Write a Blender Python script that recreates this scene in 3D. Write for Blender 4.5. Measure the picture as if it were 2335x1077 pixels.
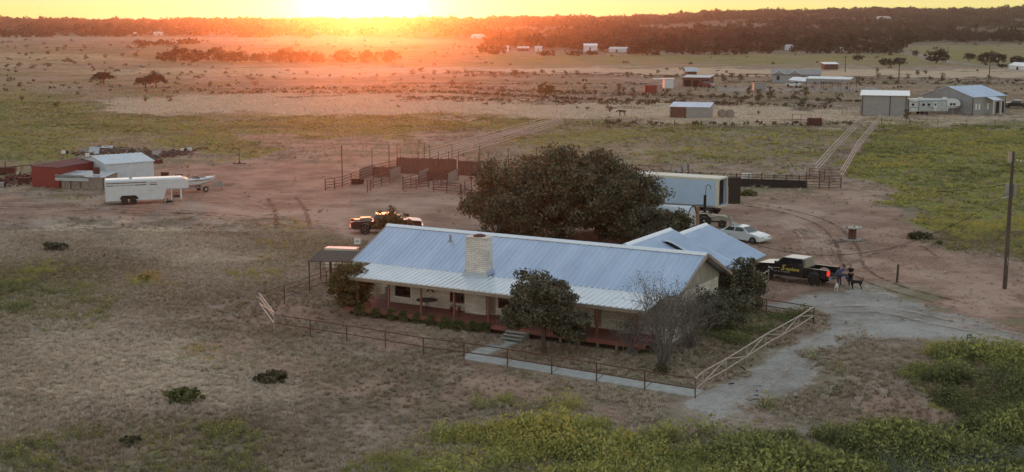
import bpy, math, random
import numpy as np
from mathutils import Vector, Matrix, noise as mnoise
R = math.radians
scn = bpy.context.scene
COL = scn.collection
for o in list(bpy.data.objects): bpy.data.objects.remove(o)

# ---------------- camera ----------------
F = 3000.0; CH = 20.0; TH = math.atan((538.5 - 48) / F); CX, CY = 1167.5, 538.5
cam = bpy.data.cameras.new('camera'); camo = bpy.data.objects.new('camera', cam); COL.objects.link(camo)
camo.location = (0, 0, CH); camo.rotation_euler = (R(90) - TH, 0, 0)
cam.sensor_width = 36; cam.lens = F / 2335 * 36; cam.clip_start = 0.5; cam.clip_end = 30000
scn.camera = camo

# ---------------- light ----------------
SUN_AZ = math.atan((835 - CX) / F)      # left of +Y
SUN_EL = R(1.6)
world = bpy.data.worlds.new('World'); scn.world = world; world.use_nodes = True
wn = world.node_tree; bg = wn.nodes['Background']
sky = wn.nodes.new('ShaderNodeTexSky'); sky.sky_type = 'NISHITA'; sky.sun_disc = False
sky.sun_elevation = SUN_EL; sky.sun_rotation = SUN_AZ; sky.air_density = 1.0; sky.dust_density = 0.8; sky.ozone_density = 1.0
sky.altitude = 500
bg.inputs[1].default_value = 0.15
# the low sun's sky is far brighter than film can hold: roll its highlights off softly, and add the sun's own white aureole
def wnode(kind, **k):
    n = wn.nodes.new(kind)
    for a, v in k.items(): setattr(n, a, v)
    return n
hs_ = wnode('ShaderNodeHueSaturation'); hs_.inputs['Saturation'].default_value = 0.99; wn.links.new(sky.outputs[0], hs_.inputs['Color'])
KS = 0.44
dv = wnode('ShaderNodeVectorMath', operation='SCALE'); dv.inputs['Scale'].default_value = 1 / KS; wn.links.new(hs_.outputs[0], dv.inputs[0])
ad_ = wnode('ShaderNodeVectorMath', operation='ADD'); ad_.inputs[1].default_value = (1, 1, 1); wn.links.new(dv.outputs[0], ad_.inputs[0])
di_ = wnode('ShaderNodeVectorMath', operation='DIVIDE'); wn.links.new(hs_.outputs[0], di_.inputs[0]); wn.links.new(ad_.outputs[0], di_.inputs[1])
tcw = wnode('ShaderNodeTexCoord'); dt = wnode('ShaderNodeVectorMath', operation='DOT_PRODUCT'); wn.links.new(tcw.outputs['Generated'], dt.inputs[0])
_el = R(1.0); dt.inputs[1].default_value = (math.sin(SUN_AZ) * math.cos(_el), math.cos(SUN_AZ) * math.cos(_el), math.sin(_el))
pw = wnode('ShaderNodeMath', operation='POWER'); mxx = wnode('ShaderNodeMath', operation='MAXIMUM'); mxx.inputs[1].default_value = 0; wn.links.new(dt.outputs['Value'], mxx.inputs[0]); wn.links.new(mxx.outputs[0], pw.inputs[0]); pw.inputs[1].default_value = 1800
au = wnode('ShaderNodeVectorMath', operation='SCALE'); au.inputs[0].default_value = (.5, .55, .75); wn.links.new(pw.outputs[0], au.inputs['Scale'])
sm_ = wnode('ShaderNodeVectorMath', operation='ADD'); wn.links.new(di_.outputs[0], sm_.inputs[0]); wn.links.new(au.outputs[0], sm_.inputs[1])
wn.links.new(sm_.outputs[0], bg.inputs[0])
sl = bpy.data.lights.new('sun', 'SUN'); sl.energy = 0.125; sl.angle = R(0.6); sl.color = (1.0, 0.21, 0.045)
suno = bpy.data.objects.new('sun', sl); COL.objects.link(suno)
sd = Vector((math.sin(SUN_AZ) * math.cos(SUN_EL), math.cos(SUN_AZ) * math.cos(SUN_EL), math.sin(SUN_EL)))
suno.rotation_euler = (-sd).to_track_quat('-Z', 'Y').to_euler()
scn.view_settings.view_transform = 'Standard'; scn.view_settings.look = 'None'
scn.view_settings.exposure = 3.95; scn.view_settings.gamma = 1.0; scn.view_settings.use_curve_mapping = False
scn.cycles.volume_bounces = 1
scn.cycles.max_bounces = 6

# ---------------- calibrated ground mapping ----------------
CT, ST = math.cos(TH), math.sin(TH)
def G(px, py, z=0.0):
    a = (px - CX) / F; b = -(py - CY) / F
    dz = -ST + b * CT; t = (z - CH) / dz
    return Vector((a * t, (CT + b * ST) * t, z))
def PIX(x, y, z):
    zz = z - CH; dep = y * CT - zz * ST
    return CX + F * x / dep, CY - F * (y * ST + zz * CT) / dep
def sm(a, b, x): t = np.clip((x - a) / (b - a), 0, 1); return t * t * (3 - 2 * t)
SKYX = [-1500, 0, 600, 840, 1150, 1300, 1500, 1700, 2000, 2335, 3600]
SKYY = [50, 50, 49, 50, 45, 44, 39, 30, 27, 22, 18]
def terr(x, y):
    """terrain height: flat ranch land, then a long rise to wooded ridges"""
    x = np.asarray(x, float); y = np.asarray(y, float)
    yy = np.maximum(y, 1.0); px = CX + F * x / (yy * 1.0)
    ysk = np.interp(px, SKYX, SKYY)
    ridge = CH + (48 - ysk) * 2900 / F
    r = sm(700, 3000, yy) * 0.55 + 0.45 * sm(1200, 2900, yy)
    z = ridge * r
    z = z + sm(900, 1800, yy) * 1.5 * np.sin(x / 170.0 + yy / 260.0) * (1 - sm(2300, 2900, yy))
    z = z + sm(1500, 2900, yy) * (1.3 * np.sin(px / 61.0) + .8 * np.sin(px / 23.0 + 1) + .8 * np.sin(px / 140.0 + 2) - 2)
    z = z - sm(3100, 4300, yy) * 25
    return z
def GT(px, py):
    """pixel to a point on the terrain: walk along the sight line until it meets the land"""
    if py > 135: return G(px, py, 0)
    a = (px - CX) / F; b = -(py - CY) / F; d = Vector((a, CT + b * ST, -ST + b * CT)); t = 300.0
    while t < 4300:
        p = Vector((0, 0, CH)) + d * t
        if p.z <= float(terr(p.x, p.y)): break
        t += 4.0
    return Vector((p.x, p.y, float(terr(p.x, p.y))))
def far_point(px, y):
    x = (px - CX) / F * y; return Vector((x, y, float(terr(x, y))))

# ---------------- materials ----------------
MATS = {}
def new_mat(name):
    m = bpy.data.materials.new(name); m.use_nodes = True
    nt = m.node_tree; b = nt.nodes['Principled BSDF']; return m, nt, b
def mat(name, col, rough=0.8, metal=0.0, var=0.25, scale=3.0, bump=0.0, col2=None, spec=None, coat=0.0, stretch=None, trans=0.0):
    if name in MATS: return MATS[name]
    m, nt, b = new_mat(name)
    tc = nt.nodes.new('ShaderNodeTexCoord'); src = tc.outputs['Object']
    if stretch:
        mp = nt.nodes.new('ShaderNodeMapping'); mp.inputs['Scale'].default_value = stretch
        nt.links.new(src, mp.inputs[0]); src = mp.outputs[0]
    n = nt.nodes.new('ShaderNodeTexNoise'); n.inputs['Scale'].default_value = scale; n.inputs['Detail'].default_value = 6
    n.inputs['Roughness'].default_value = 0.65
    nt.links.new(src, n.inputs['Vector'])
    r = nt.nodes.new('ShaderNodeValToRGB')
    c1 = [max(0, c * (1 - var)) for c in col]; c2 = list(col2) if col2 else [min(1, c * (1 + var)) for c in col]
    r.color_ramp.elements[0].color = (*c1, 1); r.color_ramp.elements[1].color = (*c2, 1)
    r.color_ramp.elements[0].position = 0.33; r.color_ramp.elements[1].position = 0.68
    nt.links.new(n.outputs[0], r.inputs[0]); nt.links.new(r.outputs[0], b.inputs['Base Color'])
    b.inputs['Roughness'].default_value = rough; b.inputs['Metallic'].default_value = metal
    if spec is not None: b.inputs['Specular IOR Level'].default_value = spec
    if coat: b.inputs['Coat Weight'].default_value = coat; b.inputs['Coat Roughness'].default_value = 0.06
    if bump:
        bp = nt.nodes.new('ShaderNodeBump'); bp.inputs['Strength'].default_value = bump; bp.inputs['Distance'].default_value = 0.02
        nt.links.new(n.outputs[0], bp.inputs['Height']); nt.links.new(bp.outputs[0], b.inputs['Normal'])
    MATS[name] = m; return m

def ground_material():
    m, nt, b = new_mat('ranch_ground')
    N = nt.nodes; L = nt.links
    tc = N.new('ShaderNodeTexCoord')
    def noise(scale, det=5, rough=0.6, vec=None):
        n = N.new('ShaderNodeTexNoise'); n.inputs['Scale'].default_value = scale; n.inputs['Detail'].default_value = det
        n.inputs['Roughness'].default_value = rough; L.new(vec or tc.outputs['Object'], n.inputs['Vector']); return n.outputs[0]
    def math_(op, a, c, d=None):
        n = N.new('ShaderNodeMath'); n.operation = op
        for i, v in enumerate((a, c, d)):
            if v is None: continue
            if isinstance(v, (int, float)): n.inputs[i].default_value = v
            else: L.new(v, n.inputs[i])
        return n.outputs[0]
    def ramp(v, a, c):
        n = N.new('ShaderNodeMapRange'); n.interpolation_type = 'SMOOTHSTEP'
        n.inputs[1].default_value = a; n.inputs[2].default_value = c; L.new(v, n.inputs[0]); return n.outputs[0]
    def mix(f, a, c):
        n = N.new('ShaderNodeMix'); n.data_type = 'RGBA'
        if isinstance(f, (int, float)): n.inputs[0].default_value = f
        else: L.new(f, n.inputs[0])
        for i, v in ((6, a), (7, c)):
            if isinstance(v, tuple): n.inputs[i].default_value = (*v, 1)
            else: L.new(v, n.inputs[i])
        return n.outputs[2]
    aA = N.new('ShaderNodeAttribute'); aA.attribute_name = 'patchA'; sA = N.new('ShaderNodeSeparateColor'); L.new(aA.outputs['Color'], sA.inputs[0])
    aB = N.new('ShaderNodeAttribute'); aB.attribute_name = 'patchB'; sB = N.new('ShaderNodeSeparateColor'); L.new(aB.outputs['Color'], sB.inputs[0])
    straw, green, dirt = sA.outputs[0], sA.outputs[1], sA.outputs[2]
    gravel, ochre, dark = sB.outputs[0], sB.outputs[1], sB.outputs[2]
    big = noise(0.035, 5, 0.6); mid = noise(0.22, 6, 0.65); fine = noise(1.3, 6, 0.7); tiny = noise(5.0, 4, 0.75)
    blend = math_('ADD', math_('MULTIPLY', big, 0.15), math_('ADD', math_('MULTIPLY', mid, 0.35), math_('ADD', math_('MULTIPLY', fine, 0.32), math_('MULTIPLY', tiny, 0.18))))
    def wsel(w, amp=0.9, lo=0.33, hi=0.67, nz=None):
        g = math_('MULTIPLY', math_('GREATER_THAN', w, 0.02), math_('MULTIPLY', math_('SUBTRACT', nz or blend, 0.5), amp * 7.5))
        return ramp(math_('ADD', w, g), lo, hi)
    grain = math_('ADD', math_('MULTIPLY', fine, 0.5), math_('MULTIPLY', tiny, 0.5))
    base = mix(ramp(mid, 0.38, 0.62), (0.20, 0.15, 0.105), (0.42, 0.315, 0.255))
    base = mix(ramp(big, 0.42, 0.6), base, (0.23, 0.195, 0.11))
    c = base
    strawc = mix(ramp(grain, 0.38, 0.62), (0.34, 0.26, 0.17), (0.72, 0.56, 0.40))
    c = mix(wsel(straw), c, strawc)
    greenc = mix(ramp(grain, 0.36, 0.64), (0.10, 0.105, 0.03), (0.36, 0.32, 0.07))
    greenc = mix(ramp(noise(0.09, 4), 0.5, 0.68), greenc, (0.11, 0.13, 0.045))
    c = mix(wsel(green), c, greenc)
    ochrec = mix(ramp(grain, 0.36, 0.64), (0.16, 0.11, 0.03), (0.36, 0.22, 0.05))  # autumn weeds, with the orange tint of the sun glare painted in
    c = mix(wsel(ochre), c, ochrec)
    dirtc = mix(ramp(math_('ADD', math_('MULTIPLY', mid, 0.6), math_('MULTIPLY', grain, 0.4)), 0.4, 0.6), (0.25, 0.15, 0.11), (0.44, 0.285, 0.215))
    dirtc = mix(math_('MULTIPLY', straw, 0.85), dirtc, (0.54, 0.38, 0.30))
    c = mix(wsel(dirt, 0.5), c, dirtc)
    gravc = mix(ramp(math_('ADD', math_('MULTIPLY', mid, 0.5), math_('MULTIPLY', grain, 0.5)), 0.38, 0.62), (0.25, 0.215, 0.185), (0.46, 0.42, 0.385))
    c = mix(wsel(gravel, 0.5), c, gravc)
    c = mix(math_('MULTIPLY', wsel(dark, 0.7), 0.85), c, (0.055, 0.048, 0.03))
    spk = ramp(noise(2.6, 5, 0.8), 0.30, 0.42)
    c = mix(math_('MULTIPLY', math_('SUBTRACT', 1.0, spk), math_('MULTIPLY', math_('SUBTRACT', 1.0, gravel), 0.8)), c, (0.07, 0.06, 0.035))
    hs = N.new('ShaderNodeHueSaturation'); hs.inputs['Value'].default_value = 1.0
    L.new(math_('ADD', 0.72, math_('MULTIPLY', tiny, 0.56)), hs.inputs['Value']); L.new(c, hs.inputs['Color'])
    L.new(hs.outputs[0], b.inputs['Base Color'])
    b.inputs['Roughness'].default_value = 0.95; b.inputs['Specular IOR Level'].default_value = 0.15
    bp = N.new('ShaderNodeBump'); bp.inputs['Strength'].default_value = 0.9; bp.inputs['Distance'].default_value = 0.25
    L.new(blend, bp.inputs['Height']); L.new(bp.outputs[0], b.inputs['Normal'])
    MATS['ground'] = m; return m

# ---------------- ground painting: regions (what grows or lies where) ----------------
# outlines were surveyed in photo pixels and are turned into weights stored on the ground's own vertices
REG = [  # (channel, strength, softness, polygon)
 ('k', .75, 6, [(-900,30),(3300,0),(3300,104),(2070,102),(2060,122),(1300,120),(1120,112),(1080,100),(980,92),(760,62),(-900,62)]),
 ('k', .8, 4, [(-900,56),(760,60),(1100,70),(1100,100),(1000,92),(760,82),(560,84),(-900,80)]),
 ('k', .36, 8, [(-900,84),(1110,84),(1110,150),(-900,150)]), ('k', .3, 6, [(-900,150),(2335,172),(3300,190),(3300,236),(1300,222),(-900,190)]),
 ('g', .45, 6, [(-900,100),(1110,100),(1110,152),(-900,152)]),
 ('s', .45, 5, [(-900,82),(480,80),(1000,84),(1000,100),(520,104),(300,96),(-900,100)]),
 ('k', .45, 5, [(-900,103),(330,103),(330,122),(-900,122)]),
 ('s', .85, 3, [(-900,122),(120,121),(300,126),(335,139),(200,141),(-900,134)]),
 ('s', .85, 2, [(-900,138),(330,139),(330,143),(-900,144)]),
 ('s', .6, 3, [(-900,150),(120,150),(120,156),(-900,156)]),
 ('k', .5, 3, [(160,147),(330,147),(330,154),(160,154)]),
 ('s', .6, 5, [(480,82),(1110,82),(1110,96),(820,112),(560,108)]),
 ('s', .75, 5, [(120,162),(430,152),(900,150),(1100,152),(1120,168),(700,182),(430,178),(240,172)]),
 ('s', .35, 5, [(-900,176),(220,176),(220,215),(-900,215)]),
 ('s', .85, 3, [(1090,154),(2335,160),(3300,165),(3300,182),(2335,180),(1100,168)]),
 ('g', .55, 4, [(1110,124),(2070,122),(2070,104),(3300,106),(3300,150),(1110,148)]),
 ('s', .2, 4, [(1100,172),(3300,184),(3300,232),(1100,232)]),
 ('s', .88, 5, [(230,226),(500,214),(700,205),(1000,216),(1300,224),(1600,240),(1980,245),(1960,284),(1290,272),(1000,266),(700,264),(330,260),(250,244)]),
 ('s', .35, 5, [(640,185),(1300,185),(1300,215),(640,206)]),
 ('s', .6, 4, [(1980,262),(3300,262),(3300,286),(1980,284)]),
 ('k', 1.3, 1.5, [(560,207),(1000,199),(1200,209),(1550,219),(1980,232),(1980,235),(1550,222),(1200,213),(1000,202),(560,209)]),
 ('k', 1.3, 1.5, [(480,212),(1000,210),(1300,225),(1620,236),(1900,244),(1900,248),(1620,239),(1300,229),(1000,213),(480,215)]),
 ('k', 1.3, 1.5, [(900,222),(1240,231),(1500,238),(1500,241),(1240,235),(900,225)]),
 ('k', 1.3, 1.5, [(1000,167),(3000,184),(3000,186),(1000,170)]),
 ('k', 1.3, 1.5, [(900,190),(1500,192),(1500,195),(900,192)]),
 ('k', 1.3, 1.5, [(1650,186),(3300,190),(3300,192),(1650,189)]),
 ('s', .5, 1.2, [(1650,194),(3300,196),(3300,201),(1650,199)]),
 ('g', .75, 7, [(-900,190),(0,196),(150,214),(235,242),(330,263),(1110,265),(1290,275),(1150,300),(980,312),(900,330),(760,318),(640,300),(560,318),(640,350),(600,366),(480,354),(440,336),(180,336),(120,352),(-900,372)]),
 ('g', .35, 8, [(-900,150),(600,152),(620,200),(230,230),(-900,215)]),
 ('d', .55, 6, [(560,296),(700,300),(900,320),(980,330),(900,350),(700,345),(640,350),(560,318)]),
 ('d', .5, 4, [(200,316),(330,312),(400,325),(250,334)]),
 ('d', .45, 4, [(160,242),(300,240),(320,250),(190,254)]),
 ('g', .5, 9, [(1290,276),(1960,288),(1930,330),(1850,400),(1480,380),(1200,345),(1150,320)]),
 ('d', .35, 8, [(1200,320),(1500,330),(1480,385),(1200,350)]),
 ('s', .55, 5, [(1400,336),(1600,340),(1600,352),(1400,352)]),
 ('k', .6, 4, [(1400,282),(1960,282),(1960,290),(1400,290)]),
 ('g', .85, 9, [(1990,288),(3300,290),(3300,640),(2335,600),(2250,575),(2160,560),(2080,500),(2000,475),(1985,430),(1935,405),(1970,330)]),
 ('s', .5, 7, [(1905,445),(2010,440),(2060,470),(1940,475)]),
 ('d', .95, 8, [(-900,438),(0,440),(230,462),(300,430),(320,372),(560,376),(700,352),(960,345),(1120,360),(1130,560),(960,535),(700,528),(560,514),(330,494),(-900,482)]),
 ('s', .45, 5, [(330,470),(480,455),(640,500),(760,520),(700,528),(500,508)]),
 ('k', .35, 5, [(240,398),(360,395),(520,420),(500,450),(380,466),(240,470)]),
 ('g', .35, 5, [(0,425),(230,440),(500,462),(380,470),(0,452)]),
 ('s', .8, 4, [(300,438),(420,430),(560,460),(700,498),(960,523),(960,534),(700,516),(540,492),(400,454),(300,452)]),
 ('s', .7, 4, [(1690,468),(1770,476),(1860,498),(1915,545),(1990,610),(1930,615),(1860,560),(1800,512),(1700,492)]), ('s', .6, 3, [(760,470),(1060,465),(1060,480),(760,486)]), ('s', .55, 4, [(2000,600),(2335,690),(2335,740),(2100,680)]),
 ('k', .95, 1.3, [(330,490),(700,521),(700,523),(330,492)]),
 ('k', .95, 1.3, [(330,483),(760,516),(760,518),(330,485)]),
 ('k', .9, 1.3, [(640,455),(665,490),(672,520),(668,520),(660,490),(637,456)]),
 ('k', .9, 1.3, [(672,452),(700,490),(712,525),(708,525),(697,490),(669,452)]),
 ('o', .62, 9, [(480,528),(700,522),(850,545),(850,600),(760,600),(700,575),(620,590),(560,560)]),
 ('o', .55, 7, [(300,635),(420,635),(440,665),(320,665)]),
 ('s', .62, 10, [(0,520),(200,525),(300,520),(480,555),(640,575),(560,600),(380,590),(250,560),(0,560)]),
 ('g', .5, 14, [(-900,560),(0,590),(240,610),(300,680),(200,760),(100,760),(0,720),(-900,700)]),
 ('s', .6, 22, [(-900,800),(0,800),(120,750),(330,770),(560,830),(650,880),(640,960),(360,930),(100,940),(-900,920)]),
 ('g', .42, 18, [(-900,985),(0,990),(300,960),(560,990),(640,1150),(-900,1150)]),
 ('o', .5, 12, [(400,830),(480,800),(640,830),(620,860),(440,850)]),
 ('d', .5, 16, [(430,700),(600,690),(640,760),(900,830),(1100,860),(1180,930),(760,960),(620,870),(460,780)]),
 ('d', .8, 8, [(630,745),(780,705),(900,740),(1060,790),(1050,815),(900,790),(640,762)]),
 ('d', .45, 8, [(620,650),(760,600),(790,700),(640,745),(590,700)]),
 ('g', .4, 6, [(560,640),(620,600),(700,560),(740,600),(640,660),(600,740),(540,740)]),
 ('g', .35, 7, [(800,720),(1160,775),(1100,800),(830,745)]),
 ('d', .5, 8, [(1130,800),(1560,875),(1580,900),(1110,825)]),
 ('d', .75, 8, [(1080,835),(1300,865),(1600,925),(1560,950),(1300,905),(1000,880)]),
 ('g', .65, 9, [(1110,880),(1200,882),(1310,905),(1300,930),(1140,905)]),
 ('g', .6, 8, [(1640,705),(1720,700),(1850,735),(1720,790),(1640,760)]),
 ('k', .3, 8, [(1200,770),(1640,740),(1720,790),(1600,890),(1250,815)]),
 ('d', .95, 10, [(1520,520),(1600,470),(1680,455),(1900,470),(2060,500),(2180,560),(2335,600),(3300,660),(3300,780),(2335,752),(2080,690),(1930,660),(1720,705),(1700,560)]),
 ('d', .6, 8, [(1500,430),(1850,430),(2000,430),(2060,500),(1900,480),(1680,465)]),
 ('k', .3, 6, [(1680,560),(1900,520),(2100,560),(2120,590),(1980,590),(1900,550),(1760,600)]),
 ('g', .55, 6, [(1680,430),(1740,428),(1745,445),(1680,448)]),
 ('v', .97, 9, [(1740,705),(1800,680),(1890,664),(1960,660),(2200,718),(2335,757),(3300,960),(3300,1010),(2335,788),(2100,766),(1960,772),(1890,810),(1850,870),(1800,900),(1700,935),(1640,950),(1560,925),(1600,893),(1700,858),(1800,800),(1890,745),(1870,710),(1720,700)]),
 ('v', .55, 9, [(1620,945),(1800,935),(1880,955),(1850,985),(1700,960)]),
 ('g', .3, 7, [(1840,790),(1930,760),(1960,790),(1880,850),(1820,930),(1790,930),(1850,850)]),
 ('d', .6, 9, [(1890,870),(1960,850),(2050,900),(2020,960),(1900,980),(1850,960)]),
 ('g', .95, 10, [(2130,788),(2335,792),(3300,1000),(3300,1250),(620,1250),(690,1050),(900,1010),(1120,985),(1290,950),(1560,952),(1820,992),(2040,965),(2070,910),(1950,860),(2060,830)]),
 ('k', .55, 9, [(1930,820),(2060,870),(2335,900),(2335,1000),(2200,930),(2100,880)]),
 ('v', .7, 1.8, [(1625,195),(1960,202),(2000,209),(1640,210)]),
 ('v', .6, 2.5, [(2062,118),(2085,118),(2140,136),(2230,146),(2335,158),(3300,200),(3300,210),(2335,164),(2200,148),(2110,138)]),
 ('s', .8, 1.5, [(1450,59),(1700,54),(1780,56),(1700,60),(1500,66)]),
 ('s', .7, 2, [(1100,64),(1300,62),(1340,70),(1250,74)]),
 ('s', .6, 2, [(330,70),(560,74),(560,80),(330,80)]),
 ('v', .7, 1.5, [(1996,70),(2003,70),(2016,92),(2008,92)]),
 ('d', .3, 4, [(1450,195),(1620,196),(1560,225),(1450,222)]),
]
CHN = dict(s=0, g=1, d=2, v=3, o=4, k=5)
def poly_sd(px, py, poly):
    n = len(poly); ins = np.zeros(px.shape, bool); dmin = np.full(px.shape, 1e9)
    for i in range(n):
        x0, y0 = poly[i]; x1, y1 = poly[(i + 1) % n]
        c = ((y0 > py) != (y1 > py)) & (px < (x1 - x0) * (py - y0) / ((y1 - y0) or 1e-9) + x0); ins ^= c
        ex, ey = x1 - x0, y1 - y0; t = np.clip(((px - x0) * ex + (py - y0) * ey) / (ex * ex + ey * ey + 1e-9), 0, 1)
        d = np.hypot(px - x0 - t * ex, (py - y0 - t * ey)); dmin = np.minimum(dmin, d)
    return np.where(ins, dmin, -dmin)
def weights(px, py):
    W = np.zeros((6,) + px.shape)
    for ch, st, soft, poly in REG:
        ys = [p[1] for p in poly]; sel = (py > min(ys) - 3 * soft) & (py < max(ys) + 3 * soft)
        if not sel.any(): continue
        w = sm(-soft * 2.2, soft * 2.2, poly_sd(px[sel], py[sel], poly)) * st
        k = CHN[ch]; W[k][sel] = np.maximum(W[k][sel], w)
    W[1] *= (1 - 0.8 * np.clip(np.maximum(W[2] * 1.0, W[3]) * 1.1, 0, 1) * (W[1] < .9))
    return W

def mesh_np(name, co, faces, mats, parent=None, matidx=None, smooth=False):
    me = bpy.data.meshes.new(name); co = np.asarray(co, np.float32); faces = np.asarray(faces, np.int32)
    n, k = faces.shape
    me.vertices.add(len(co)); me.vertices.foreach_set('co', co.ravel())
    me.loops.add(n * k); me.loops.foreach_set('vertex_index', faces.ravel())
    me.polygons.add(n); me.polygons.foreach_set('loop_start', np.arange(0, n * k, k, dtype=np.int32))
    if matidx is not None: me.polygons.foreach_set('material_index', np.asarray(matidx, np.int32))
    if smooth: me.polygons.foreach_set('use_smooth', np.ones(n, bool))
    me.update(calc_edges=True)
    for m in (mats if isinstance(mats, list) else [mats]): me.materials.append(m)
    o = bpy.data.objects.new(name, me); COL.objects.link(o)
    if parent: o.parent = parent
    return o

def tag(o, label=None, cat=None, group=None, kind=None):
    if label: o['label'] = label
    if cat: o['category'] = cat
    if group: o['group'] = group
    if kind: o['kind'] = kind
    return o

gm = ground_material()
A_ = np.concatenate([np.linspace(-1.6, -.62, 50)[:-1], np.linspace(-.62, .62, 440), np.linspace(.62, 1.6, 50)[1:]])
PY = np.concatenate([np.array([52.2, 53, 54.5]), np.linspace(56, 300, 150), np.linspace(302.5, 1300, 260)])
# rows as distances: pixel rows on the flat plane
YW = np.array([G(CX, p).y for p in PY]); YW = np.concatenate([[4200], YW[YW < 4000]])
YW = np.concatenate([YW, [40, 30, 20, 15]])
YW = np.unique(YW)[::-1]
extra = np.linspace(1100, 3600, 60); YW = np.unique(np.concatenate([YW, extra]))[::-1]
gx = A_[None, :] * YW[:, None]; gy = np.repeat(YW[:, None], len(A_), 1); gz = terr(gx, gy)
rng = np.random.default_rng(5)
PXg, PYg = PIX(gx, gy, gz)
def wob(x, y, s, ph):
    return (np.sin(x / s + ph + 1.7 * np.sin(y / (s * 1.3) + ph)) + np.sin(y / s * 1.21 + 2.1 * ph + 1.5 * np.sin(x / (s * .8)))
            + .6 * np.sin((x + y) / (s * .43) + 3 * ph + 1.3 * np.sin((x - y) / (s * .5))))
_d = np.clip(PYg - 48, 4, None)
WX = PXg + _d * 0.055 * (wob(gx, gy, 7, .3) + .7 * wob(gx, gy, 2.6, 1.3)) + 6 * wob(gx, gy, 60, 2)
WY = PYg + _d * 0.018 * (wob(gx, gy, 9, 4.1) + .7 * wob(gx, gy, 3.1, 2.3)) + _d * .012 * wob(gx, gy, 50, 1)
W = weights(WX, WY)
_hard = weights(PXg, PYg); W[3] = _hard[3] * .75 + W[3] * .25
gz = gz + 0.05 * np.sin(gx * 0.31 + 1.3 * np.sin(gy * .11)) * np.sin(gy * 0.27) + rng.normal(0, .012, gz.shape)
nr, nc = gx.shape
co = np.stack([gx, gy, gz], -1).reshape(-1, 3)
idx = np.arange(nr * nc).reshape(nr, nc)
q = np.stack([idx[1:, :-1], idx[1:, 1:], idx[:-1, 1:], idx[:-1, :-1]], -1).reshape(-1, 4)
# apron under and behind the viewpoint
b0 = len(co); co = np.vstack([co, [[-24, 15, 0], [24, 15, 0], [400, -400, 0], [-400, -400, 0]]]); co[b0][0] = gx[-1, 0]; co[b0 + 1][0] = gx[-1, -1]
q = np.vstack([q, [[b0 + 3, b0 + 2, b0 + 1, b0]]])
def add_attr(o, Wf):
    n = Wf.shape[1]
    for nm, ch in (('patchA', (0, 1, 2)), ('patchB', (3, 4, 5))):
        at = o.data.attributes.new(nm, 'FLOAT_COLOR', 'POINT'); arr = np.ones((n, 4), np.float32)
        for i, c in enumerate(ch): arr[:, i] = Wf[c]
        at.data.foreach_set('color', arr.ravel())
Wf = np.concatenate([W.reshape(6, -1), np.zeros((6, 4))], 1)
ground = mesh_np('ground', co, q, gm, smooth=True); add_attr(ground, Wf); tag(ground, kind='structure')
# sheets of the drive and the dirt track: same stuff underfoot, lying a hair above the field
def sheet(name, sel_v, lift):
    cell = sel_v[:-1, :-1] & sel_v[1:, :-1] & sel_v[:-1, 1:] & sel_v[1:, 1:]
    qq = np.stack([idx[1:, :-1], idx[1:, 1:], idx[:-1, 1:], idx[:-1, :-1]], -1)[cell]
    used, inv = np.unique(qq, return_inverse=True)
    c = co[used].copy(); c[:, 2] += lift
    o = mesh_np(name, c, inv.reshape(-1, 4), gm, smooth=True); add_attr(o, Wf[:, used]); tag(o, kind='structure')
sheet('gravel_drive', W[3] > .38, 0.006)
sheet('dirt_track', (W[2] > .5) & (W[3] <= .38) & (PYg > 335) & (PYg < 780), 0.006)
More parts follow.
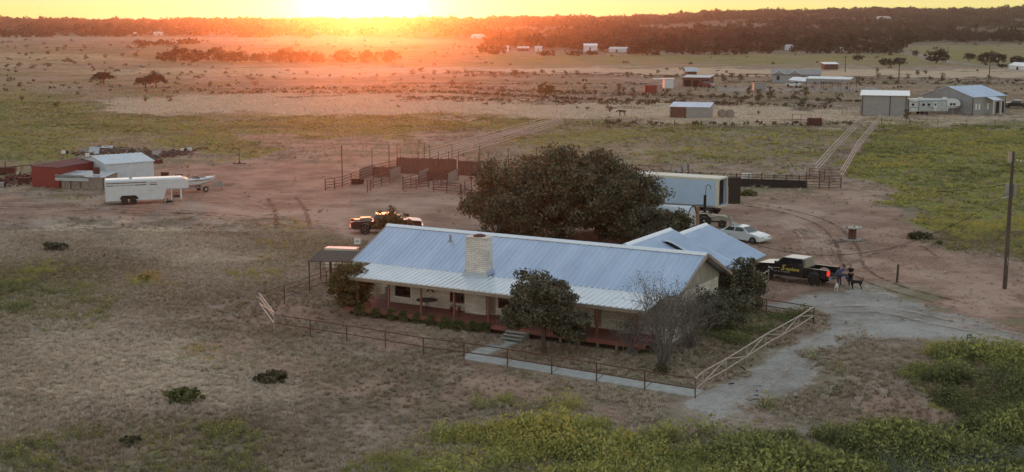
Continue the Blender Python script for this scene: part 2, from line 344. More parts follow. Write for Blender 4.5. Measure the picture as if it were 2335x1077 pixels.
# ---------------- mesh helpers ----------------
class MB:
    def __init__(s): s.v = []; s.f = []
    def add(s, vs, fs):
        n = len(s.v); s.v += [tuple(v) for v in vs]; s.f += [tuple(i + n for i in f) for f in fs]; return s
    def hexa(s, p): return s.add(p, [(0, 3, 2, 1), (4, 5, 6, 7), (0, 1, 5, 4), (1, 2, 6, 5), (2, 3, 7, 6), (3, 0, 4, 7)])
    def box(s, x0, x1, y0, y1, z0, z1): return s.hexa([(x0, y0, z0), (x1, y0, z0), (x1, y1, z0), (x0, y1, z0), (x0, y0, z1), (x1, y0, z1), (x1, y1, z1), (x0, y1, z1)])
    def obox(s, c, d, rz=0, rx=0, ry=0):
        M = Matrix.Translation(c) @ Matrix.Rotation(rz, 4, 'Z') @ Matrix.Rotation(ry, 4, 'Y') @ Matrix.Rotation(rx, 4, 'X')
        h = [x / 2 for x in d]
        return s.hexa([M @ Vector((a * h[0], b * h[1], e * h[2])) for e in (-1, 1) for a, b in ((-1, -1), (1, -1), (1, 1), (-1, 1))])
    def taper(s, x0, x1, y0, y1, z0, X0, X1, Y0, Y1, z1): return s.hexa([(x0, y0, z0), (x1, y0, z0), (x1, y1, z0), (x0, y1, z0), (X0, Y0, z1), (X1, Y0, z1), (X1, Y1, z1), (X0, Y1, z1)])
    def tube(s, p0, p1, r0, r1=None, n=6):
        p0 = Vector(p0); p1 = Vector(p1); r1 = r0 if r1 is None else r1; d = (p1 - p0)
        if d.length < 1e-6: return s
        q = d.to_track_quat('Z', 'Y'); vs = []
        for p, r in ((p0, r0), (p1, r1)):
            for i in range(n):
                a = 2 * math.pi * i / n; vs.append(p + q @ Vector((r * math.cos(a), r * math.sin(a), 0)))
        return s.add(vs, [(i, (i + 1) % n, n + (i + 1) % n, n + i) for i in range(n)] + [tuple(range(n))[::-1], tuple(range(n, 2 * n))])
    def path(s, pts, r, n=6):
        for a, b in zip(pts[:-1], pts[1:]): s.tube(a, b, r, r, n)
        return s
    def prism_y(s, prof, y0, y1):   # profile (x,z) extruded along y
        n = len(prof); vs = [(x, y0, z) for x, z in prof] + [(x, y1, z) for x, z in prof]
        return s.add(vs, [tuple(range(n)), tuple(range(n, 2 * n))[::-1]] + [(i, n + i, n + (i + 1) % n, (i + 1) % n) for i in range(n)])
    def prism_x(s, prof, x0, x1):   # profile (y,z) extruded along x
        n = len(prof); vs = [(x0, y, z) for y, z in prof] + [(x1, y, z) for y, z in prof]
        return s.add(vs, [tuple(range(n)), tuple(range(n, 2 * n))[::-1]] + [(i, n + i, n + (i + 1) % n, (i + 1) % n) for i in range(n)])
    def prism_z(s, poly, z0, z1):
        n = len(poly); vs = [(x, y, z0) for x, y in poly] + [(x, y, z1) for x, y in poly]
        return s.add(vs, [tuple(range(n))[::-1], tuple(range(n, 2 * n))] + [(i, (i + 1) % n, n + (i + 1) % n, n + i) for i in range(n)])
    def lathe(s, prof, n=16, c=(0, 0, 0), axis='z'):
        vs = []
        for r, h in prof:
            for i in range(n):
                a = 2 * math.pi * i / n; x, y, z = r * math.cos(a), r * math.sin(a), h
                if axis == 'y': x, y, z = x, z, y
                if axis == 'x': x, y, z = z, x, y
                vs.append((x + c[0], y + c[1], z + c[2]))
        fs = [(k * n + i, k * n + (i + 1) % n, (k + 1) * n + (i + 1) % n, (k + 1) * n + i) for k in range(len(prof) - 1) for i in range(n)]
        fs += [tuple(range(n))[::-1], tuple(range((len(prof) - 1) * n, len(prof) * n))]
        return s.add(vs, fs)
    def slab(s, a, b, c, d, t):     # quad a,b,c,d thickened downwards
        q = [Vector(x) for x in (a, b, c, d)]; dn = Vector((0, 0, -t))
        return s.hexa([x + dn for x in q] + q)
    def roof(s, a, b, c, d, t=0.05, gap=0.4, rib=0.045, w=0.055):  # a-b eave, d-c upper edge; ribs run up the slope
        a, b, c, d = [Vector(x) for x in (a, b, c, d)]; s.slab(a, b, c, d, t)
        nrm = (b - a).cross(d - a).normalized(); nrm = nrm if nrm.z > 0 else -nrm
        n = max(2, int((b - a).length / gap)); along = (b - a).normalized() * w
        for i in range(n + 1):
            f = min(max(i / n, 0.004), 0.996); lo = a.lerp(b, f); hi = d.lerp(c, f)
            s.add([lo - along, lo + along, hi + along, hi - along, lo - along * .4 + nrm * rib, lo + along * .4 + nrm * rib, hi + along * .4 + nrm * rib, hi - along * .4 + nrm * rib],
                  [(0, 1, 5, 4), (1, 2, 6, 5), (2, 3, 7, 6), (3, 0, 4, 7), (4, 5, 6, 7)])
        return s
    def build(s, name, m, parent=None, smooth=False, bevel=0.0, seg=2, fix=True):
        me = bpy.data.meshes.new(name); me.from_pydata(s.v, [], s.f); me.validate(clean_customdata=False)
        if fix or bevel:
            import bmesh
            bm = bmesh.new(); bm.from_mesh(me)
            if bevel: bmesh.ops.remove_doubles(bm, verts=bm.verts, dist=1e-4)
            bmesh.ops.recalc_face_normals(bm, faces=bm.faces)
            if bevel:
                es = [e for e in bm.edges if len(e.link_faces) == 2 and e.calc_face_angle(0) > 0.35]
                bmesh.ops.bevel(bm, geom=es, offset=bevel, segments=seg, affect='EDGES', profile=0.6, clamp_overlap=True)
            bm.to_mesh(me); bm.free()
        if smooth: me.polygons.foreach_set('use_smooth', [True] * len(me.polygons))
        me.materials.append(m); o = bpy.data.objects.new(name, me); COL.objects.link(o)
        if parent: o.parent = parent
        return o
def thing(name, label, cat, loc, rz=0.0, group=None):
    o = bpy.data.objects.new(name, None); COL.objects.link(o); o.empty_display_size = .3
    o.location = loc; o.rotation_euler = (0, 0, rz); return tag(o, label, cat, group)
def copy_thing(root, loc, rz=None, scale=None, label=None, group=None):
    r = root.copy(); COL.objects.link(r); r.location = loc
    if rz is not None: r.rotation_euler = (0, 0, rz)
    if scale is not None: r.scale = scale if hasattr(scale, '__len__') else (scale,) * 3
    if label: r['label'] = label
    if group: r['group'] = group
    for ch in list(root.children):
        c = ch.copy(); COL.objects.link(c); c.parent = r
        for g in ch.children:
            d = g.copy(); COL.objects.link(d); d.parent = c
    return r
def heading(A, B): return math.atan2(B.y - A.y, B.x - A.x)

def brick_mat(name, c1, c2, mortar, bw, bh, ms=0.012):
    m, nt, b = new_mat(name); N = nt.nodes; L = nt.links
    tc = N.new('ShaderNodeTexCoord'); sp = N.new('ShaderNodeSeparateXYZ'); L.new(tc.outputs['Object'], sp.inputs[0])
    ad = N.new('ShaderNodeMath'); L.new(sp.outputs[0], ad.inputs[0]); L.new(sp.outputs[1], ad.inputs[1])
    cb = N.new('ShaderNodeCombineXYZ'); L.new(ad.outputs[0], cb.inputs[0]); L.new(sp.outputs[2], cb.inputs[1])
    bt = N.new('ShaderNodeTexBrick'); L.new(cb.outputs[0], bt.inputs[0])
    bt.inputs['Color1'].default_value = (*c1, 1); bt.inputs['Color2'].default_value = (*c2, 1); bt.inputs['Mortar'].default_value = (*mortar, 1)
    bt.inputs['Scale'].default_value = 1; bt.inputs['Brick Width'].default_value = bw; bt.inputs['Row Height'].default_value = bh; bt.inputs['Mortar Size'].default_value = ms
    n = N.new('ShaderNodeTexNoise'); n.inputs['Scale'].default_value = 1.2; n.inputs['Detail'].default_value = 6; L.new(tc.outputs['Object'], n.inputs[0])
    mx = N.new('ShaderNodeMix'); mx.data_type = 'RGBA'; mx.blend_type = 'MULTIPLY'; mx.inputs[0].default_value = .55
    L.new(bt.outputs[0], mx.inputs[6]); L.new(n.outputs[0], mx.inputs[7])
    gn = N.new('ShaderNodeVectorMath'); gn.operation = 'SCALE'; gn.inputs['Scale'].default_value = 1.3; L.new(mx.outputs[2], gn.inputs[0])
    L.new(gn.outputs[0], b.inputs['Base Color']); b.inputs['Roughness'].default_value = .85
    bp = N.new('ShaderNodeBump'); bp.inputs['Strength'].default_value = .5; bp.inputs['Distance'].default_value = .01; bp.invert = True
    L.new(bt.outputs['Fac'], bp.inputs['Height']); L.new(bp.outputs[0], b.inputs['Normal']); return m
def leaf_mat(name, dark, light, tip=None, trans=0.25, scale=0.9):
    m, nt, b = new_mat(name); N = nt.nodes; L = nt.links
    tc = N.new('ShaderNodeTexCoord')
    n = N.new('ShaderNodeTexNoise'); n.inputs['Scale'].default_value = scale; n.inputs['Detail'].default_value = 4; L.new(tc.outputs['Object'], n.inputs[0])
    g = N.new('ShaderNodeNewGeometry')
    ad = N.new('ShaderNodeMath'); ad.operation = 'MULTIPLY_ADD'; L.new(g.outputs['Random Per Island'], ad.inputs[0]); ad.inputs[1].default_value = .45
    L.new(n.outputs[0], ad.inputs[2])
    r = N.new('ShaderNodeValToRGB'); r.color_ramp.elements[0].position = .42; r.color_ramp.elements[1].position = .95
    r.color_ramp.elements[0].color = (*dark, 1); r.color_ramp.elements[1].color = (*(tip or light), 1)
    e = r.color_ramp.elements.new(.72); e.color = (*light, 1)
    L.new(ad.outputs[0], r.inputs[0]); L.new(r.outputs[0], b.inputs['Base Color'])
    b.inputs['Roughness'].default_value = .75; b.inputs['Specular IOR Level'].default_value = .25
    if trans:
        tr = N.new('ShaderNodeBsdfTranslucent'); L.new(r.outputs[0], tr.inputs[0]); mx = N.new('ShaderNodeMixShader'); mx.inputs[0].default_value = trans
        L.new(b.outputs[0], mx.inputs[1]); L.new(tr.outputs[0], mx.inputs[2]); L.new(mx.outputs[0], N['Material Output'].inputs[0])
    return m
M = dict(
 roof=mat('galvanized_roof', (0.44, 0.53, 0.68), .34, .7, .04, .55, col2=(.55, .64, .79), stretch=(1.5, .35, .35)),
 roofw=mat('white_metal_roof', (.72, .76, .80), .3, .35, .08, .7),
 ridge=mat('ridge_flashing', (.80, .83, .88), .3, .5, .05, 2),
 flash=mat('flashing', (.52, .58, .66), .35, .5, .1, 3),
 brick=brick_mat('white_brick', (.86, .79, .73), (.70, .64, .59), (.36, .31, .28), .42, .13),
 deck=mat('deck_boards', (.25, .088, .066), .8, 0, .35, 1.5, stretch=(1, 9, 1)),
 redwood=mat('red_stained_wood', (.22, .08, .062), .8, 0, .3, 2),
 board=mat('weathered_board', (.36, .34, .30), .9, 0, .35, 3, stretch=(6, 6, .5)),
 fascia=mat('fascia_wood', (.33, .25, .2), .8, 0, .2, 3),
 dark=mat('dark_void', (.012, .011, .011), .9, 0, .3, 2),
 glass=mat('window_glass', (.02, .022, .025), .06, 0, .1, 1, spec=.8),
 white=mat('white_paint', (.74, .73, .70), .5, 0, .08, 2),
 conc=mat('concrete', (.42, .40, .37), .9, 0, .2, 2.5, bump=.3),
 pipe=mat('rusty_pipe', (.13, .060, .045), .7, .2, .35, 4),
 pipew=mat('pale_worn_pipe', (.46, .36, .32), .45, .25, .25, 3),
 post=mat('old_wood_post', (.10, .075, .06), .95, 0, .35, 5, bump=.5, stretch=(1, 1, .3)),
 planks=mat('brown_planks', (.13, .065, .05), .9, 0, .4, 2.2, stretch=(5, 5, .5)),
 gplanks=mat('grey_planks', (.27, .23, .20), .9, 0, .4, 2.2, stretch=(5, 5, .5)),
 tin=mat('old_tin', (.50, .53, .55), .4, .5, .22, 1.6),
 redmetal=mat('red_sheet_metal', (.25, .040, .032), .55, .15, .2, 1.2, stretch=(4, 4, 1)),
 redroof=mat('red_metal_roof', (.17, .045, .045), .6, .15, .2, 1),
 whmetal=mat('white_sheet_metal', (.62, .68, .73), .5, .1, .1, 1.5),
 trailer=mat('trailer_white', (.66, .68, .70), .32, 0, .08, 2, coat=.3),
 vanw=mat('van_trailer_side', (.50, .66, .85), .42, .1, .06, .7),
 cream=mat('cream_paint', (.70, .66, .55), .45, 0, .1, 2),
 rub=mat('rubber', (.022, .02, .019), .85, 0, .4, 6),
 rim=mat('wheel_rim', (.42, .41, .40), .35, .7, .15, 5),
 rimd=mat('dark_rim', (.03, .028, .027), .4, .4, .3, 5),
 black=mat('black_car_paint', (.010, .011, .011), .28, 0, .3, 2, coat=1.0),
 maroon=mat('dark_maroon_paint', (.035, .016, .014), .3, 0, .3, 2, coat=.9),
 carw=mat('white_car_paint', (.72, .75, .78), .28, 0, .05, 2, coat=1.0),
 red=mat('red_car_paint', (.22, .025, .02), .35, 0, .2, 2, coat=.6),
 chrome=mat('chrome', (.6, .6, .6), .2, 1, .1, 3),
 tan=mat('tan_tractor_paint', (.50, .44, .34), .5, 0, .25, 3),
 barkd=mat('bark', (.085, .07, .058), .95, 0, .35, 4, bump=.6),
 barkg=mat('pale_bark', (.25, .22, .20), .9, 0, .3, 4),
 twig=mat('bare_twigs', (.17, .14, .13), .9, 0, .3, 4),
 rust=mat('rusted_steel', (.11, .038, .028), .8, .2, .4, 3),
 gmetal=mat('grey_sheet_metal', (.30, .29, .29), .55, .1, .12, .9),
 gsiding=mat('grey_siding', (.33, .35, .38), .7, 0, .1, 2),
 hay=mat('hay', (.27, .21, .13), .95, 0, .35, 6, bump=.6),
 cable=mat('black_cable', (.02, .02, .02), .6, 0, .2, 3),
 steel=mat('bare_steel', (.35, .36, .37), .4, .7, .15, 4),
)
for k_, c_ in (('skin', (.45, .27, .19)), ('blue_shirt', (.04, .09, .30)), ('jeans', (.045, .07, .14)), ('grey_shirt', (.13, .15, .22)), ('black_cloth', (.010, .010, .011)),
               ('dark_hair', (.02, .014, .01)), ('black_fur', (.008, .008, .008)), ('cream_fur', (.55, .50, .40)), ('yellow_letter', (.78, .62, .12)), ('white_letter', (.55, .55, .52)), ('boot', (.02, .014, .012)), ('cow_hide', (.012, .011, .012))):
    M[k_] = mat(k_, c_, .85, 0, .15, 6)
for k_, c_ in (('tail_lamp', (.55, .02, .02)),):
    mm, nt_, b_ = new_mat(k_); b_.inputs['Base Color'].default_value = (*c_, 1); b_.inputs['Emission Color'].default_value = (1, .05, .04, 1); b_.inputs['Emission Strength'].default_value = .05; b_.inputs['Roughness'].default_value = .3; M[k_] = mm  # faint emission stands in for light reflected by the near lens
M['leafoak'] = leaf_mat('oak_leaves', (.040, .044, .026), (.10, .098, .058), (.24, .21, .13))
M['leafshrub'] = leaf_mat('shrub_leaves', (.055, .068, .026), (.14, .155, .06), (.24, .25, .10), scale=2)
M['leafbrown'] = leaf_mat('tawny_leaves', (.060, .050, .024), (.14, .11, .048), (.25, .19, .08), scale=1.5)
M['leafgrey'] = leaf_mat('greygreen_leaves', (.050, .053, .032), (.12, .115, .075), (.24, .22, .15), scale=1.5)
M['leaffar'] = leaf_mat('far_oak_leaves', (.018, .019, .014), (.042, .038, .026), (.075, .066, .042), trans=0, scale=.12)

# ---------------- ranch house ----------------
HO = Vector((-11.486, 88.643, 0)); HR = -0.516
house = thing('ranch_house', 'long white brick ranch house with ribbed silver metal roof and red porch deck', 'house', HO, HR)
ZE, ZB, ZR = 2.75, 3.19, 5.18; YB, YR, YK = 2.88, 7.42, 11.96
rf = MB(); rf.roof((-1.5, YB, ZB), (23.45, YB, ZB), (23.45, YR, ZR), (-1.5, YR, ZR)); rf.roof((23.45, YK, ZB), (-1.5, YK, ZB), (-1.5, YR, ZR), (23.45, YR, ZR))
rf = rf.build('roof', M['roof'], house)
MB().roof((.2, 0, ZE), (22.55, 0, ZE), (22.6, YB + .05, ZB - .02), (.2, YB + .05, ZB - .02), rib=.06, w=.07).build('porch_roof', M['roofw'], house)
rc = MB(); rc.prism_x([(YR - .26, ZR - .08), (YR - .25, ZR - .02), (YR, ZR + .10), (YR + .25, ZR - .02), (YR + .26, ZR - .08)], -1.55, 23.5); rc.build('ridge_cap', M['ridge'], rf)
for x in (-1.56, 23.46):
    tr = MB(); tr.slab((x, YB - .05, ZB + .04), (x + .1, YB - .05, ZB + .04), (x + .1, YR, ZR + .05), (x, YR, ZR + .05), .2); tr.slab((x, YK, ZB + .04), (x + .1, YK, ZB + .04), (x + .1, YR, ZR + .05), (x, YR, ZR + .05), .2)
    tr.build('rake_trim', M['fascia'], rf)
MB().box(.2, 22.5, .03, .09, ZE - .24, ZE - .06).box(.2, 22.5, .12, .26, ZE - .3, ZE - .1).build('porch_fascia', M['fascia'], house)
# walls with real openings: front wall in pieces
def wall_x(mb, x0, x1, y0, y1, z0, z1, holes):
    xs = sorted(holes); cur = x0
    for a, b, h0, h1 in xs:
        mb.box(cur, a, y0, y1, z0, z1)
        if h0 > z0: mb.box(a, b, y0, y1, z0, h0)
        if h1 < z1: mb.box(a, b, y0, y1, h1, z1)
        cur = b
    mb.box(cur, x1, y0, y1, z0, z1)
fw = MB(); wins = [(2.2, 3.45, 1.05, 2.45), (6.7, 7.85, 1.08, 2.5), (10.5, 11.75, 1.08, 2.45), (14.2, 15.7, 1.08, 2.45)]; doors = [(9.86, 10.3, .62, 2.5), (17.6, 18.15, .62, 2.55)]
wall_x(fw, 1.72, 22.7, 2.9, 3.1, .1, 3.1, wins + doors)
fw.box(22.5, 22.7, 3.1, 11.6, 0, 3.0); fw.box(-.6, 22.5, 11.4, 11.6, 0, 3.1); fw.box(-.6, -.4, 5.2, 11.4, 0, 3.1); fw.box(-.4, 1.72, 5.0, 5.2, .1, 3.4); fw.box(1.72, 1.92, 3.1, 5.2, .1, 3.1)
fw.box(8.2, 9.84, 2.38, 2.898, .1, 3.05)
fw.build('wall', M['brick'], house)
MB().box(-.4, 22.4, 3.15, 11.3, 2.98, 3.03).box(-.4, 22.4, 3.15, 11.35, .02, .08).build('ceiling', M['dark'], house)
gb = MB()
for i in range(26):
    y0 = 3.0 + i * 8.7 / 26; y1 = y0 + 8.7 / 26 - .03; ym = (y0 + y1) / 2; top = ZR - .1 - abs(ym - YR) * .438
    if top > 3.05: gb.hexa([(22.702, y0, 2.95), (22.74, y0, 2.95), (22.74, y1, 2.95), (22.702, y1, 2.95), (22.702, y0, ZR - .12 - abs(y0 - YR) * .438), (22.74, y0, ZR - .12 - abs(y0 - YR) * .438), (22.74, y1, ZR - .12 - abs(y1 - YR) * .438), (22.702, y1, ZR - .12 - abs(y1 - YR) * .438)])
gb.build('gable_boards', M['board'], house)
for x in (-.5, 22.68): MB().prism_x([(3.0, 3.05), (11.6, 3.05), (YR, ZR - .1)], x - .01, x + .01).build('gable_wall', M['board'], house)
for a, b, c, d in wins:
    w = MB(); t = .06; w.box(a, b, 2.86, 2.95, d - t, d).box(a, b, 2.86, 2.95, c, c + t).box(a, a + t, 2.86, 2.95, c + t, d - t).box(b - t, b, 2.86, 2.95, c + t, d - t)
    w.box(a + t, b - t, 2.9, 2.93, (c + d) / 2 - .02, (c + d) / 2 + .02)
    for k in range(1, 4): xx = a + (b - a) * k / 4; w.box(xx - .012, xx + .012, 2.905, 2.925, c + t, d - t)
    fr = w.build('window', M['redwood'] if a > 5 else M['dark'], house)
    MB().box(a + t, b - t, 2.96, 2.98, c + t, d - t).build('pane', M['glass'], fr)
    if a < 5: MB().box(a + t, b - t, 3.02, 3.05, c + .42, d - t).build('blind', M['white'], fr)
for a, b, c, d in doors:
    dr = MB().box(a, b, 2.98, 3.04, c, d).build('door', M['fascia'], house); MB().tube((b - .08, 2.9, 1.6), (b - .08, 2.98, 1.6), .03).build('handle', M['steel'], dr)
ch = MB().taper(8.25, 9.9, 2.36, 3.25, 3.0, 8.3, 9.86, 2.42, 3.2, 5.72).box(8.25, 9.9, 2.38, 3.24, 5.722, 5.82).build('chimney', M['brick'], house)
MB().lathe([(.42, 5.82), (.42, 5.9), (.2, 5.97)], 14, (9.1, 2.85, 0)).build('chimney_cap', M['rust'], ch)
MB().box(8.16, 10.0, 2.27, 2.355, 3.02, 3.42).box(8.16, 8.24, 2.36, 3.3, 3.3, 3.6).box(9.91, 10.0, 2.36, 3.3, 3.3, 3.6).build('flashing', M['flash'], ch)
MB().lathe([(.16, 4.55), (.16, 4.68), (.075, 4.7), (.075, 5.05), (.12, 5.06), (.12, 5.1)], 10, (4.65, 6.25, 0)).build('vent_pipe', M['steel'], rf)
# porch
dk = MB()
for i in range(15): dk.box(-.2, 22.45, .12 + i * .18, .12 + i * .18 + .168, .56, .6)
for i in range(12): dk.box(-.2 if i > 0 else -.2, 1.7, 2.9 + i * .18, 3.06 + i * .18, .56, .6)
dk.box(-.2, 22.45, .07, .115, .33, .6); dk.build('deck', M['deck'], house)
for k in range(17): MB().box(.85 + 1.3 * k, .99 + 1.3 * k, .3, .5, 0, .33).build('deck_pier', M['fascia'], house)
for k in range(9): MB().box(.86 + 2.6 * k, .98 + 2.6 * k, .16, .28, .6, ZE - .06).build('porch_post', M['redwood'], house)
st = MB()
for i in range(3): st.box(12.95, 14.4, -.15 - .32 * i - .3, -.15 - .32 * i + .02, .44 - .15 * i, .48 - .15 * i); st.box(12.95, 14.4, -.16 - .32 * i, -.13 - .32 * i, .3 - .15 * i, .44 - .15 * i)
for x in (12.91, 14.4): st.hexa([(x, -1.1, 0), (x + .04, -1.1, 0), (x + .04, .06, 0), (x, .06, 0), (x, -1.1, .12), (x + .04, -1.1, .12), (x + .04, .06, .5), (x, .06, .5)])
st.build('porch_steps', M['board'], house)
# rear wing and carport: ridges run away from the main ridge
WX = 17.45
wa = MB(); wa.roof((22.3, 15.55, 3.15), (22.3, 8.2, 3.15), (WX, 7.6, 5.24), (WX, 15.55, 5.24), gap=.33, rib=.05); wa.roof((12.6, 8.2, 3.15), (12.6, 15.55, 3.15), (WX, 15.55, 5.24), (WX, 7.6, 5.24), gap=.33)
wa = wa.build('wing_roof', M['roof'], house)
MB().prism_y([(WX - .26, 5.16), (WX, 5.32), (WX + .3, 5.14), (WX, 5.27)], 7.8, 15.6).build('ridge_cap', M['ridge'], wa)
MB().slab((22.3, 15.56, 3.2), (22.3, 15.64, 3.2), (WX, 15.64, 5.3), (WX, 15.56, 5.3), .18).slab((12.6, 15.56, 3.2), (12.6, 15.64, 3.2), (WX, 15.64, 5.3), (WX, 15.56, 5.3), .18).build('rake_trim', M['flash'], wa)
ev = MB()
for i in range(8):
    a0 = math.pi * i / 8; a1 = math.pi * (i + 1) / 8; cx_, cy_ = 19.6, 12.0
    zz = lambda x: 5.24 - (x - WX) * .43
    def ep(a, o_): x = cx_ - 1.3 * math.cos(a); return (x + o_ * .5, cy_ + o_ * .9, zz(x) + .05 + .30 * math.sin(a) + .0)
    ev.hexa([(ep(a0, 0)[0], cy_, zz(ep(a0, 0)[0]) - .02), (ep(a1, 0)[0], cy_, zz(ep(a1, 0)[0]) - .02), (ep(a1, 0)[0], cy_ + 1.2, zz(ep(a1, 0)[0]) - .02), (ep(a0, 0)[0], cy_ + 1.2, zz(ep(a0, 0)[0]) - .02), ep(a0, 0), ep(a1, 0), (ep(a1, 0)[0], cy_ + 1.2, zz(ep(a1, 0)[0])), (ep(a0, 0)[0], cy_ + 1.2, zz(ep(a0, 0)[0]))])
ev = ev.build('roof_vent', M['flash'], wa)
MB().prism_y([(18.42, 4.87), (18.8, 4.93), (19.2, 4.80), (19.7, 4.55), (20.2, 4.28), (20.6, 4.0), (20.2, 4.1), (19.5, 4.42), (18.9, 4.68)], 11.96, 11.985).build('vent_louver', M['dark'], ev)
wb = MB(); wb.roof((22.3, 22.62, 2.62), (22.3, 15.2, 2.62), (WX, 15.2, 4.66), (WX, 22.62, 4.66), gap=.33, rib=.05); wb.roof((12.6, 15.2, 2.62), (12.6, 22.62, 2.62), (WX, 22.62, 4.66), (WX, 15.2, 4.66), gap=.33)
wb = wb.build('carport_roof', M['roof'], house)
MB().prism_y([(WX - .26, 4.58), (WX, 4.74), (WX + .3, 4.56), (WX, 4.69)], 15.66, 22.66).build('ridge_cap', M['ridge'], wb)
MB().slab((22.3, 22.63, 2.66), (22.3, 22.71, 2.66), (WX, 22.71, 4.71), (WX, 22.63, 4.71), .18).box(22.24, 22.3, 15.3, 22.6, 2.4, 2.56).build('fascia', M['fascia'], wb)
MB().box(21.2, 21.4, 11.6, 15.3, 0, 2.9).box(13.2, 13.4, 11.6, 22.2, 0, 2.7).box(13.4, 21.2, 22.0, 22.2, 0, 2.55).box(13.4, 21.2, 15.2, 15.35, 0, 2.8).build('wing_wall', M['planks'], house)
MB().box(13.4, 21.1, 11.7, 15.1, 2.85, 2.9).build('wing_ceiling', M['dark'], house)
MB().box(21.25, 21.6, 21.95, 22.3, 0, 2.62).build('brick_column', M['brick'], house)
def hl(x, y, z=0): c, s = math.cos(HR), math.sin(HR); return Vector((HO.x + c * x - s * y, HO.y + s * x + c * y, z))

# on the porch
t = thing('trash_can', 'grey galvanized trash can on the porch beside the corner bush', 'trash can', hl(1.15, 3.6, .6), HR)
MB().lathe([(.24, 0), (.27, .3), (.29, .8), (.31, .82), (.31, .86)], 18).build('body', M['steel'], t, smooth=False); MB().lathe([(.32, .861), (.3, .92), (.08, .98), (.05, 1.03)], 18).build('lid', M['steel'], t)
t = thing('patio_table', 'round black wire patio table under the metal star on the porch', 'table', hl(5.6, 1.7, .6), HR)
MB().lathe([(.72, .70), (.74, .72), (.72, .74)], 28).build('tabletop', mat('table_mesh', (.10, .10, .10), .7, .2, .3, 9), t)
for k in range(4): a = k * math.pi / 2 + .5; MB().path([(0, 0, .69), (.12 * math.cos(a), .12 * math.sin(a), .4), (.42 * math.cos(a), .42 * math.sin(a), 0)], .018).build('leg', M['cable'], t)
t = thing('porch_bench', 'small low wooden bench beneath the dark porch window', 'bench', hl(7.55, 2.2, .6), HR)
MB().box(-.35, .35, -.18, .18, .38, .43).build('seat', M['board'], t)
for x in (-.3, .3): MB().box(x - .03, x + .03, -.16, .16, 0, .38).build('leg', M['redwood'], t)
sv = MB(); pts = []
for i in range(10): a = math.pi / 2 + i * math.pi / 5; r_ = .55 if i % 2 == 0 else .22; pts.append((r_ * math.cos(a), r_ * math.sin(a)))
n_ = 10; sv.add([(x, -.02, z) for x, z in pts] + [(x, .02, z) for x, z in pts] + [(0, -.07, 0)], [(i, (i + 1) % 10, 20) for i in range(10)] + [tuple(range(10, 20))] + [(i, 10 + i, 10 + (i + 1) % 10, (i + 1) % 10) for i in range(10)])
o = sv.build('wall_star', M['rust']); o.location = hl(5.15, 2.84, 2.0); o.rotation_euler = (0, 0, HR); tag(o, 'big rusty five pointed metal star hung on the white porch wall', 'star')

# concrete walk
cw = MB(); seg = [(G(1052, 820), G(1076, 806)), (G(1150, 836), G(1170, 822)), (G(1258, 854), G(1276, 839)), (G(1360, 871), G(1378, 855)), (G(1470, 889), G(1488, 873)), (G(1584, 908), G(1606, 893))]
for (a, b), (c, d) in zip(seg[:-1], seg[1:]):
    g1, g2 = a.lerp(c, .012), b.lerp(d, .012); g3, g4 = c.lerp(a, .012), d.lerp(b, .012)
    cw.prism_z([(g1.x, g1.y), (g3.x, g3.y), (g4.x, g4.y), (g2.x, g2.y)], -.05, .07)
cs = [hl(12.9, -1.15), hl(14.35, -1.15)]; ce = [G(1056, 812), G(1098, 816)]
for k in range(6):
    f0, f1 = k / 6 + .012, (k + 1) / 6 - .012
    a, b, c, d = cs[0].lerp(ce[0], f0), cs[1].lerp(ce[1], f0), cs[1].lerp(ce[1], f1), cs[0].lerp(ce[0], f1)
    cw.prism_z([(a.x, a.y), (b.x, b.y), (c.x, c.y), (d.x, d.y)], -.05, .05)
tag(cw.build('concrete_path', M['conc']), kind='structure')
# ---------------- vehicles ----------------
def wheel(parent, x, y, r, w, side, rimm, name='wheel'):
    pr = [(r * .62, -w / 2), (r * .93, -w / 2), (r, -w * .36), (r, w * .36), (r * .93, w / 2), (r * .62, w / 2)]
    mb = MB(); mb.lathe(pr, 22, (x, y, r), 'y'); ty = mb.build(name, M['rub'], parent)
    rm = MB(); s = side; rm.lathe([(r * .60, s * w * .30), (r * .60, s * w * .5), (r * .54, s * w * .5), (r * .5, s * w * .36), (r * .16, s * w * .4), (r * .14, s * w * .5), (r * .02, s * w * .52)], 22, (x, y, r), 'y')
    for k in range(6):
        a = k * math.pi / 3; rm.obox((x + math.cos(a) * r * .33, y + s * w * .43, r + math.sin(a) * r * .33), (r * .42, .03, r * .12), ry=-a)
    rm.build('rim', rimm, ty)
VIEWSIDE = [1]
def arch(cx, r, base, n=9): return [(cx + r * math.cos(math.pi - i * math.pi / (n - 1)), base + r * math.sin(i * math.pi / (n - 1))) for i in range(n)]
